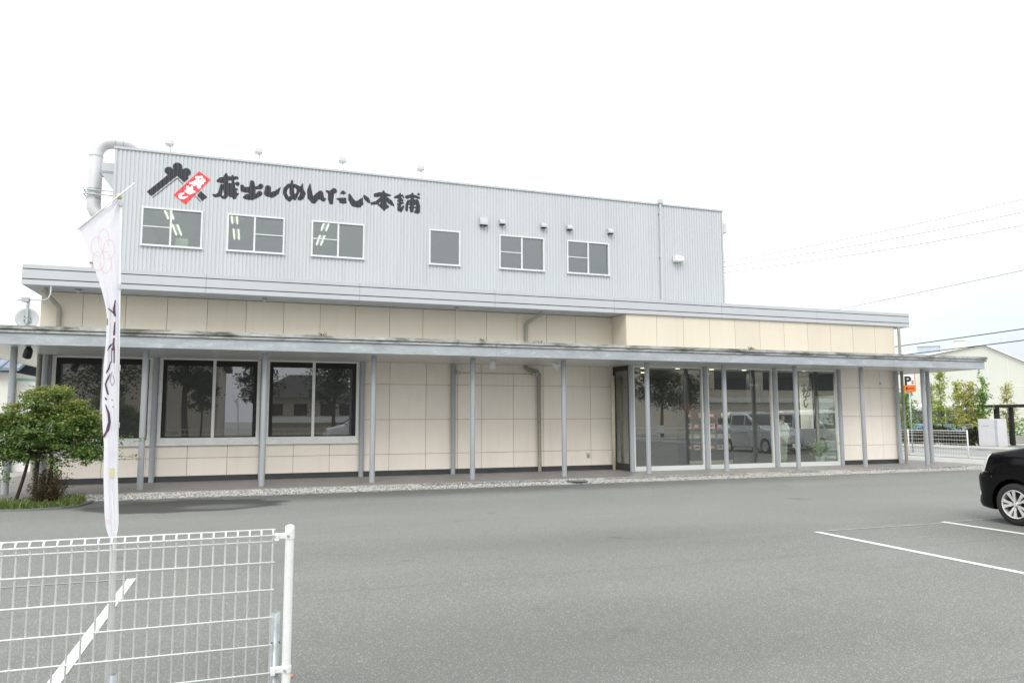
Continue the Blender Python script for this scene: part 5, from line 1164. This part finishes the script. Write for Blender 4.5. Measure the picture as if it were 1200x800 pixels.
def skin_mesh(name, verts, edges, radii, mat, parent, sub=1):
    me = bpy.data.meshes.new(name); me.from_pydata(verts, edges, []); o = bpy.data.objects.new(name, me); sc.collection.objects.link(o)
    o.modifiers.new('skin', 'SKIN'); sv = me.skin_vertices[0].data
    for i, r_ in enumerate(radii): sv[i].radius = (r_, r_) if not isinstance(r_, tuple) else r_; sv[i].use_root = (i == 0)
    ss = o.modifiers.new('sub', 'SUBSURF'); ss.levels = sub; ss.render_levels = sub
    dg = bpy.context.evaluated_depsgraph_get(); dg.update(); nm_ = bpy.data.meshes.new_from_object(o.evaluated_get(dg)); o.modifiers.clear(); o.data = nm_
    nm_.materials.clear(); nm_.materials.append(mat); nm_.polygons.foreach_set('use_smooth', [True] * len(nm_.polygons)); nm_.name = name
    o.parent = parent; return o
def person():
    t = thing('person', 'person in a pale green coat and pale trousers standing inside the glass entrance', 'person', (20.78, 1.62, 0.108), R(20))
    # body: pelvis root, spine, head, arms with five fingers, legs
    v = [(0, 0, 0.84), (0, 0.0, 1.0), (0, -0.01, 1.18), (0, -0.01, 1.30), (0, -0.005, 1.37), (0, -0.02, 1.43), (0, -0.03, 1.52), (0, -0.02, 1.575)]
    rad = [(0.13, 0.10), (0.12, 0.09), (0.14, 0.10), (0.10, 0.08), 0.05, (0.065, 0.075), (0.075, 0.09), (0.05, 0.06)]
    e_ = [(0, 1), (1, 2), (2, 3), (3, 4), (4, 5), (5, 6), (6, 7)]
    for sg in (-1, 1):
        b = len(v); v += [(sg * 0.15, 0, 1.29), (sg * 0.20, 0.0, 1.04), (sg * 0.19, -0.10, 0.83), (sg * 0.185, -0.13, 0.76)]; rad += [0.055, 0.042, 0.03, (0.022, 0.035)]
        e_ += [(3, b), (b, b + 1), (b + 1, b + 2), (b + 2, b + 3)]
        for k in range(4):
            c = len(v); yy = -0.155 + k * 0.017; ln = (0.065, 0.075, 0.072, 0.058)[k]
            v += [(sg * 0.185, yy + 0.005, 0.715), (sg * 0.178, yy, 0.715 - ln * 0.5), (sg * 0.165, yy, 0.715 - ln)]; rad += [0.009, 0.0085, 0.007]; e_ += [(b + 3, c), (c, c + 1), (c + 1, c + 2)]
        c = len(v); v += [(sg * 0.16, -0.155, 0.75), (sg * 0.15, -0.17, 0.71)]; rad += [0.010, 0.008]; e_ += [(b + 3, c), (c, c + 1)]
        b = len(v); v += [(sg * 0.09, 0, 0.78), (sg * 0.10, -0.01, 0.45), (sg * 0.10, 0.02, 0.09), (sg * 0.105, -0.03, 0.03), (sg * 0.11, -0.15, 0.025)]; rad += [0.085, 0.055, 0.04, 0.04, 0.03]
        e_ += [(0, b), (b, b + 1), (b + 1, b + 2), (b + 2, b + 3), (b + 3, b + 4)]
    skin_mesh('body', v, e_, rad, M['skin'], t, 1)
    # coat: torso down to mid thigh and sleeves
    v = [(0, 0, 0.95), (0, 0, 0.62), (0, -0.01, 1.12), (0, -0.01, 1.27), (0, -0.005, 1.35)]; rad = [(0.21, 0.16), (0.24, 0.18), (0.21, 0.15), (0.17, 0.12), (0.09, 0.08)]; e_ = [(0, 1), (0, 2), (2, 3), (3, 4)]
    for sg in (-1, 1):
        b = len(v); v += [(sg * 0.18, 0, 1.27), (sg * 0.235, 0.0, 1.04), (sg * 0.22, -0.10, 0.84)]; rad += [0.085, 0.068, 0.055]; e_ += [(3, b), (b, b + 1), (b + 1, b + 2)]
    skin_mesh('coat', v, e_, rad, M['coat'], t, 2)
    v = [(0, 0, 0.84)]; rad = [(0.16, 0.12)]; e_ = []
    for sg in (-1, 1):
        b = len(v); v += [(sg * 0.10, 0, 0.74), (sg * 0.105, -0.01, 0.45), (sg * 0.105, 0.02, 0.09)]; rad += [0.10, 0.08, 0.07]; e_ += [(0, b), (b, b + 1), (b + 1, b + 2)]
    skin_mesh('trousers', v, e_, rad, M['trousers'], t, 1)
    h = MB(); prof = []
    h.lathe([(0.0, 1.69), (0.05, 1.685), (0.09, 1.655), (0.108, 1.60), (0.105, 1.54), (0.10, 1.49), (0.085, 1.44)], 20)
    h.v = [(x, y * 1.1 + 0.015 if (y > -0.04 or z > 1.59) else -0.02, z) for x, y, z in h.v]; h.build('hair', M['hair'], t, smooth=True)
    f = MB()
    for sg in (-1, 1): f.lathe([(0, 0.012), (0.011, 0.006), (0.012, 0), (0, -0.01)], 10, axis='y', origin=(sg * 0.032, -0.115, 1.535))
    f.build('eye', M['ink'], t, smooth=True)
    sh = MB()
    for sg in (-1, 1): sh.cbox(sg * 0.11 - 0.05, sg * 0.11 + 0.05, -0.22, 0.07, 0.0, 0.075, 0.02)
    sh.build('shoe', M['ink'], t, auto=True)
person()

# ------------------------------------------------------------------ street side on the right
WF = thing('mesh_fence', 'low white mesh fence along the street beyond the right end of the canopy', 'fence', (31.2, 0, 0))
mb = MB()
for k in range(46): y = 3.72 + 0.12 * k; mb.tube([(0, y, 0.06), (0, y, 1.06)], 0.002, 5)
for z in (0.10, 0.25, 0.40, 0.55, 0.70, 0.85, 0.97): mb.tube([(0.006, 3.67, z), (0.006, 9.2, z)], 0.007, 5)
mb.tube([(0, 3.6, 1.06), (0, 9.25, 1.06)], 0.014, 8)
mb.build('mesh_panel', M['fencewhite'], WF)
for y in (3.62, 6.4, 9.22): MB().tube([(0, y, 0.0), (0, y, 1.09)], 0.027, 12).build('post', M['fencewhite'], WF, smooth=True)
# parking sign
PS = thing('parking_sign', 'orange and white parking sign with a black P on a thin post', 'sign', (33.46, 8.27, 0), R(-52))
MB().tube([(0, 0, -0.02), (0, 0, 3.3)], 0.03, 10).build('sign_post', M['galv'], PS, smooth=True)
pn = MB().box(-0.27, 0.27, -0.05, -0.03, 2.77, 3.75).build('panel', M['white'], PS)
MB().box(-0.27, 0.27, -0.055, -0.051, 2.77, 3.08).box(-0.27, -0.235, -0.055, -0.051, 3.08, 3.75).box(0.235, 0.27, -0.055, -0.051, 3.08, 3.75).build('orange_band', M['orange'], pn)
def text(name, body, size, loc, mat, parent, bold=0.0):
    cu = bpy.data.curves.new(name, 'FONT'); cu.body = body; cu.size = size; cu.align_x = 'CENTER'; cu.align_y = 'CENTER'; cu.offset = bold; cu.extrude = 0.002
    o = bpy.data.objects.new(name, cu); sc.collection.objects.link(o)
    dg = bpy.context.evaluated_depsgraph_get(); dg.update(); me = bpy.data.meshes.new_from_object(o.evaluated_get(dg)); bpy.data.objects.remove(o)
    me.materials.clear(); me.materials.append(mat)
    o = bpy.data.objects.new(name, me); sc.collection.objects.link(o); o.parent = parent; o.location = loc; o.rotation_euler = (R(90), 0, 0); return o
text('letter', 'P', 0.54, (-0.05, -0.058, 3.26), M['ink'], pn, 0.022)
text('numeral', '2', 0.2, (0.15, -0.058, 3.20), M['ink'], pn, 0.006)
MB().box(-0.14, -0.06, -0.0585, -0.0552, 2.86, 2.98).box(-0.03, 0.18, -0.0585, -0.0552, 2.90, 2.94).build('small_print', M['ink'], pn)
PS2 = None
# grey slab wall
SL = thing('gate_pillar', 'pale grey rendered gate slab standing across the street', 'gate pillar', (40.6, 10.2, 0.0))
MB().cbox(-0.12, 0.12, -0.72, 0.36, 0.1, 1.5, 0.01).cbox(0.121, 0.55, -0.70, -0.55, 0.1, 1.49, 0.01).build('slab', M['slab'], SL)
MB().box(-0.128, -0.1205, -0.70, -0.56, 0.14, 1.44).build('vertical_recess', M['unit'], SL)
MB().box(-0.130, -0.1205, -0.25, 0.12, 1.12, 1.16).build('slot', M['galv'], SL)
# hedge bank and young trees
HG = thing('hedge', 'rough brownish green hedge behind the white street fence', 'hedge', (41.2, 16, 0))
n = 20000; C = np.stack([rng.uniform(-0.5, 0.5, n), rng.uniform(-4.9, 14, n), rng.uniform(0.05, 1.0, n) ** 0.8], 1); C[:, 2] *= 0.95 + 0.2 * np.sin(C[:, 1] * 2.1)
V, F = leaf_arrays(C, 0.15, 0.6, 0.7); arrays('foliage', V, F, M['hedge'], HG)
hs = MB()
for k in range(40): y = rng.uniform(-4.8, 13.8); limb(hs, (0, y, 0), (rng.normal() * 0.2, y + rng.normal() * 0.2, 0.85), 0.02, 0.008, 0.03)
hs.build('stem', M['bark'], HG)
def young(x, y, h, m, lab, dens=1.0, spread=0.5, base=0.5):
    t = thing('young_tree', lab, 'tree', (x, y, 0), 0, 'young trees along the street')
    tr = MB(); limb(tr, (0, 0, 0), (rng.normal() * 0.08, rng.normal() * 0.08, h), 0.035, 0.008, 0.06, 8); C = []
    for k in range(int(44 * dens)):
        z = h * rng.uniform(base / h + 0.12, 1.0); f_ = 1 - 0.65 * (z / h); a = rng.uniform(0, 6.28); r_ = spread * f_ * rng.uniform(0.5, 1.3)
        tip = np.array([r_ * math.cos(a), r_ * math.sin(a), z + 0.15]); limb(tr, (0, 0, z - 0.12), tip, 0.010, 0.003, 0.03, 4)
        u_ = rng.uniform(0.25, 1.1, 22)[:, None]; C.append(np.array([0, 0, z - 0.1]) * (1 - u_) + tip * u_ + rng.normal(size=(22, 3)) * 0.09)
    C.append(rng.normal(size=(24, 3)) * np.array([0.09, 0.09, 0.16]) + np.array([0, 0, h - 0.05]))
    tr.build('trunk', M['bark'], t); V, F = leaf_arrays(np.concatenate(C), 0.13, 0.75, 0.6); arrays('crown', V, F, M[m], t)
young(41.0, 15.4, 3.4, 'young_green', 'green young tree behind the parking sign post', 1.1, 0.8)
young(41.2, 14.0, 3.5, 'young', 'pale young tree standing left of the tallest one', 0.9, 0.6)
young(41.0, 13.05, 4.15, 'young', 'tallest pale green young tree with a pointed top', 1.3, 0.7)
young(41.3, 12.35, 3.4, 'young', 'pale young tree just right of the tallest one', 0.8, 0.5)
young(40.9, 11.35, 3.3, 'rusty', 'rusty yellow young tree left of the grey slab', 1.9, 1.0)
young(41.2, 10.75, 3.75, 'young_green', 'green topped young tree behind the grey slab', 1.0, 0.6)
young(46.5, 13.4, 3.4, 'rusty', 'yellowish young tree standing behind the black shelter', 0.8, 0.8)
young(44.0, 18.6, 3.0, 'young_green', 'loose green young tree behind the hedge near the bus', 1.6, 1.2)
young(28.8, 7.3, 2.9, 'young_green', 'bushy green tree outside the side door, seen through the shop', 2.6, 1.0, 0.4)
young(27.9, 5.9, 1.9, 'young', 'yellow green bush outside the side door, seen through the shop', 2.2, 0.8, 0.2)
# black shelter
SH = thing('shelter', 'black steel shelter with flat roof and square posts across the street', 'shelter', (44.2, 10.5, 0))
MB().cbox(-1.2, 2.0, -9, 2.85, 2.12, 2.26, 0.02).build('roof', M['black'], SH)
for x, y, r_ in ((-0.9, 1.15, 0.10), (1.0, 1.75, 0.09), (-0.9, -6.0, 0.10), (1.0, -5.5, 0.09)): 
    MB().box(x - r_, x + r_, y - r_, y + r_, 0.0, 2.119).build('post', M['black'], SH)
# planting and low wall beyond
BH = thing('hedge', 'bright green low hedge beyond the black shelter', 'hedge', (50, 12, 0))
n = 3000; C = np.stack([rng.uniform(-0.6, 0.6, n), rng.uniform(-10, 6, n), rng.uniform(0.3, 1.5, n)], 1); V, F = leaf_arrays(C, 0.2, 0.6, 0.7); arrays('foliage', V, F, M['young_green'], BH)
MB().box(-0.7, 0.7, -10, 6, -0.02, 0.45).build('low_wall', M['concrete'], BH)
# bus behind the trees
BU = thing('parked_bus', 'white and pale blue bus parked behind the young trees', 'bus', (50.0, 22.6, 0), R(90))
MB().cbox(-4.2, 4.2, -1.15, 1.15, 0.35, 1.15, 0.06).build('lower_body', M['busblue'], BU)
MB().cbox(-4.15, 4.15, -1.12, 1.12, 1.152, 2.0, 0.05).build('window_band', M['carglass'], BU)
MB().cbox(-4.2, 4.2, -1.15, 1.15, 2.002, 2.5, 0.12).build('roof', M['carwhite'], BU)
for x in (-3.0, -1.5, 0, 1.5, 3.0): MB().box(x - 0.05, x + 0.05, -1.135, 1.135, 1.152, 2.0).build('pillar', M['carwhite'], BU)
for x in (-2.8, 2.6):
    for y in (-1.0, 1.0): MB().lathe([(0, -0.14), (0.42, -0.14), (0.45, -0.1), (0.45, 0.1), (0.42, 0.14), (0, 0.14)], 20, axis='y', origin=(x, y, 0.45)).build('wheel', M['tyre'], BU, smooth=True)
# warehouse with gable towards the street
WHS = thing('warehouse', 'large pale warehouse with a low gable behind the trees on the right', 'warehouse', (66, 29.9, 0), R(38))
gz = 7.92
def gable_z(y): return max(gz - abs(y) * (0.57 if y < 0 else 0.17), 3.4)
def outline(a, b, d): return [(y, gable_z(y) + d) for y in (a, -7.93, 0, 22, b)]
wl = MB(); wl.prism([(-16, -0.03), (28, -0.03)] + outline(-16, 28, 0)[::-1], 0, 30, plane='yz'); wl.build('wall', M['warehouse'], WHS)
rfm = MB(); rfm.prism(outline(-16.4, 28.4, 0.03) + outline(-16.4, 28.4, 0.17)[::-1], -0.3, 30.3, plane='yz'); rfm.build('roof', M['warehouse_roof'], WHS)
sl_ = MB()
for z in (2.2, 4.2): sl_.box(-0.02, -0.005, -15.8, 27.5, z, z + 0.05) if z < 3.2 else sl_.box(-0.02, -0.005, -6.3, 21, z, z + 0.05)
for y in np.arange(-15.2, 27, 1.5): sl_.box(-0.015, -0.004, y, y + 0.03, 0, min(gable_z(y), gable_z(y + 0.03)) - 0.05)
sl_.build('siding_joint', M['offwhite'], WHS)
un = thing('rooftop_unit', 'blue grey rooftop unit on the warehouse roof', 'roof unit', (66, 29.9, 0), R(38))
MB().cbox(1.5, 3.2, 3.5, 5.3, 7.2, 8.15, 0.04).build('casing', M['unit'], un); MB().cbox(1.45, 3.25, 3.45, 5.35, 8.152, 8.25, 0.02).build('cover', M['unit'], un)
un = thing('roof_ventilator', 'pale cream roof ventilator near the warehouse ridge', 'roof ventilator', (66, 29.9, 0), R(38))
MB().cbox(1.5, 2.4, 1.45, 2.3, 7.5, 8.55, 0.04).build('casing', M['warehouse'], un); MB().cbox(1.42, 2.48, 1.37, 2.38, 8.552, 8.68, 0.02).build('cover', M['warehouse'], un)
# weeds at the right corner of the building
C = rng.normal(size=(160, 3)) * np.array([0.22, 0.2, 0.10]) + np.array([0, 0, 0.12]); V, F = leaf_arrays(C, 0.10, 0.4, 0.7); tag(arrays('weed_clump', V, F, M['hedge'], loc=(27.4, 4.2, 0)), 'small green weed clump behind the right drainpipe', 'weed')
# overhead cables and the pole that carries them (outside the frame)
UP = thing('utility_pole', 'grey concrete utility pole with crossarms beside the street', 'utility pole', (39.2, -2.5, 0.1))
MB().lathe([(0.17, -0.1), (0.10, 12.0), (0, 12.01)], 18).build('pole', M['concrete'], UP, smooth=True)
MB().box(-0.06, 0.06, -0.9, 0.9, 11.2, 11.3).box(-0.06, 0.06, -0.7, 0.7, 10.3, 10.38).build('crossarm', M['galv'], UP)
def cable(lab, p0, p1, sag, r_, m, knots=()):
    p0, p1 = Vector(p0), Vector(p1); pts = [p0.lerp(p1, i / 24) - Vector((0, 0, sag * 4 * (i / 24) * (1 - i / 24))) for i in range(25)]
    mb = MB(); mb.tube(pts, r_, 6); tag(mb.build('cable', M[m]), lab, 'cable', 'overhead cables on the right')
SV = [('uppermost of three thin service cables leaving the upper storey', 7.04, 11.9), ('middle of three thin service cables leaving the upper storey', 6.86, 11.2), ('lowest of three thin service cables leaving the upper storey', 6.66, 10.5)]
for lab, z0, z1 in SV: cable(lab, (20.2, 3.6, z0), (39.2, -2.5, z1), 0.35, 0.0085, 'cable_grey')
ins = thing('insulator_rack', 'row of three small dark insulators at the right edge of the upper wall', 'insulator', (20.15, 3.55, 0))
for z in (7.04, 6.86, 6.66): MB().tube([(-0.02, 0.02, z), (0.11, 0.05, z)], 0.014, 8).build('insulator', M['plastic'], ins)
for lab, z, r_, m, sag in (('thin grey cable crossing the sky above the roof corner', 7.95, 0.012, 'cable_grey', 0.2), ('upper of two black street cables above the warehouse', 5.3, 0.022, 'cable', 0.25), ('lower of two black street cables above the warehouse', 4.75, 0.022, 'cable', 0.2)):
    cable(lab, (38.0, 45, z), (38.0, -2.5, z + 0.55), sag, r_, m)

# ------------------------------------------------------------------ left background
LB = thing('neighbour_house', 'cream neighbouring building with blue tiled eave at the left edge', 'house', (0, 0, 0))
MB().box(-9, -2.35, 9.0, 16, -0.02, 3.1).build('wall', M['offwhite'], LB)
rt = MB(); rt.prism([(8.6, 3.12), (8.6, 3.22), (12.5, 4.6), (16.4, 3.22), (16.4, 3.12), (12.5, 4.45)], -9.3, -2.1, plane='yz')
for k in range(24): rt.tube([(-9.2 + 0.3 * k, 8.58, 3.21), (-9.2 + 0.3 * k, 12.5, 4.6)], 0.06, 6)
rt.build('tiled_roof', M['tile'], LB)
LF = thing('boundary_wall', 'white boundary wall with a green capping at the left of the building', 'wall', (0, 0, 0))
MB().box(-2.30, -0.1, 9.3, 9.45, -0.02, 2.85).build('wall_panel', M['white'], LF); MB().box(-2.30, -0.1, 9.26, 9.49, 2.852, 2.93).build('capping', M['greencap'], LF)

# ------------------------------------------------------------------ what stands behind the camera and shows in the glass
TB = thing('tan_building', 'plain tan hall across the lot, seen in the left windows', 'building', (0, 0, 0))
MB().box(-18, 2.6, -46, -31, -0.02, 5.6).build('wall', M['tanwall'], TB)
MB().prism([(-46.6, 5.55), (-30.4, 5.55), (-30.4, 5.7), (-38.5, 7.2), (-46.6, 5.7)], -18.4, 3.1, plane='yz').build('roof', M['houseroof'], TB)
MB().box(-17.9, 2.5, -30.99, -30.95, 4.7, 4.85).build('eave_band', M['white'], TB)
HS = thing('two_storey_house', 'two storey house with dark hip roof, seen in the left windows', 'house', (9.5, -48, 0))
hw = MB().box(-4.2, 4.2, -4, 4, -0.02, 3.4).build('wall', M['housewall'], HS)
rf_ = MB(); rf_.add([(-5, -5, 3.4), (5, -5, 3.4), (5, 5, 3.4), (-5, 5, 3.4), (-1.6, 0, 5.6), (1.6, 0, 5.6)], [(0, 1, 5, 4), (1, 2, 5), (2, 3, 4, 5), (3, 0, 4), (3, 2, 1, 0)]); rf_.build('roof', M['houseroof'], HS)
for x in (-2.8, -0.8, 1.4, 3.0): MB().box(x - 0.55, x + 0.55, 4.002, 4.03, 1.9, 2.9).build('window', M['carglass'], HS)
MB().box(-4.3, 4.3, 4.031, 4.9, 1.3, 1.42).box(-4.3, 4.3, 4.8, 4.88, 1.42, 1.8).build('balcony', M['white'], HS)
SB = thing('office_block', 'wide beige office block with dark windows, seen in the entrance glass', 'building', (0, 0, 0))
MB().box(40, 72, -52, -34, -0.02, 7.2).build('wall', M['tanwall'], SB)
for k in range(6): MB().box(42 + k * 5, 45.6 + k * 5, -33.99, -33.95, 4.0, 6.4).build('window', M['carglass'], SB)
MB().box(40, 72, -33.99, -33.7, 2.9, 3.3).build('band', M['offwhite'], SB)
def big_tree(x, y, h, cr, lab, m='pine', n=2600, trunk=0.16):
    t = thing('street_tree', lab, 'tree', (x, y, 0), 0, 'trees behind the camera'); tr = MB(); limb(tr, (0, 0, 0), (0.1, 0.1, h * 0.8), trunk, trunk * 0.4, 0.1, 8); C = []
    for k in range(26):
        a = rng.uniform(0, 6.28); z = h * rng.uniform(0.5, 1.0); r_ = cr * rng.uniform(0.2, 1) * math.sin(math.pi * min(1, max(0.15, (z / h - 0.42) / 0.6)))
        c = np.array([r_ * math.cos(a), r_ * math.sin(a), z]); limb(tr, (0, 0, z * 0.8), c, trunk * 0.3, 0.01, 0.1, 4); C.append(rng.normal(size=(n // 26, 3)) * np.array([cr * 0.22, cr * 0.22, cr * 0.13]) + c)
    tr.build('trunk', M['bark'], t); V, F = leaf_arrays(np.concatenate(C), 0.22, 0.6, 0.6); arrays('crown', V, F, M[m], t)
big_tree(1.0, -27.5, 8.0, 1.6, 'tall bare-stemmed tree before the tan hall, seen in the left windows', trunk=0.22)
big_tree(1.9, -26.0, 4.4, 1.1, 'small round tree before the tan hall, seen in the left windows', n=1800, trunk=0.07)
big_tree(4.9, -28.5, 5.6, 1.5, 'dark tree behind the banner, seen in the left windows', n=2400, trunk=0.1)
big_tree(10.0, -29.0, 5.6, 1.9, 'broad dark tree, seen in the right of the left windows', n=3000)
big_tree(-3.5, -26.5, 6.0, 2.0, 'broad tree at the far end of the lot, seen in the leftmost window', n=2600)
big_tree(35.0, -31.0, 5.4, 2.6, 'broad crowned tree, seen in the left entrance glass', n=3600)
big_tree(38.6, -33.0, 5.0, 1.8, 'smaller tree beside the broad crowned one, seen in the entrance glass', n=2000)
RL = thing('guard_railing', 'white tubular guard railing along the street behind the lot, seen in the entrance glass', 'railing', (0, -19.5, 0))
for k in range(16): MB().tube([(24 + 2 * k, 0, -0.02), (24 + 2 * k, 0, 1.0)], 0.04, 8).build('post', M['fencewhite'], RL, smooth=True)
rl = MB()
for z in (0.4, 0.7, 0.98): rl.tube([(24, 0, z), (54, 0, z)], 0.03, 8)
rl.build('rail', M['fencewhite'], RL)
for k in (2, 4, 7): MB().box(24 + 2 * k - 0.3, 24 + 2 * k + 0.3, 0.05, 0.07, 0.72, 1.16).build('notice_plate', M['white'], RL)
BF = thing('mesh_fence', 'white mesh fence at the back of the lot, seen in the left windows', 'fence', (0, -26.6, 0))
mb = MB()
for k in range(60): mb.tube([(-2 + 0.3 * k, 0, 0.05), (-2 + 0.3 * k, 0, 1.0)], 0.008, 5)
for z in (0.1, 0.4, 0.7, 1.0): mb.tube([(-2, 0, z), (15.8, 0, z)], 0.015, 6)
mb.build('mesh_panel', M['fencewhite'], BF)
CS = car('white car parked before the two storey house, seen in the left windows', 'car', MPV, M['carwhite'], (8.8, -24.0, 0), R(180))
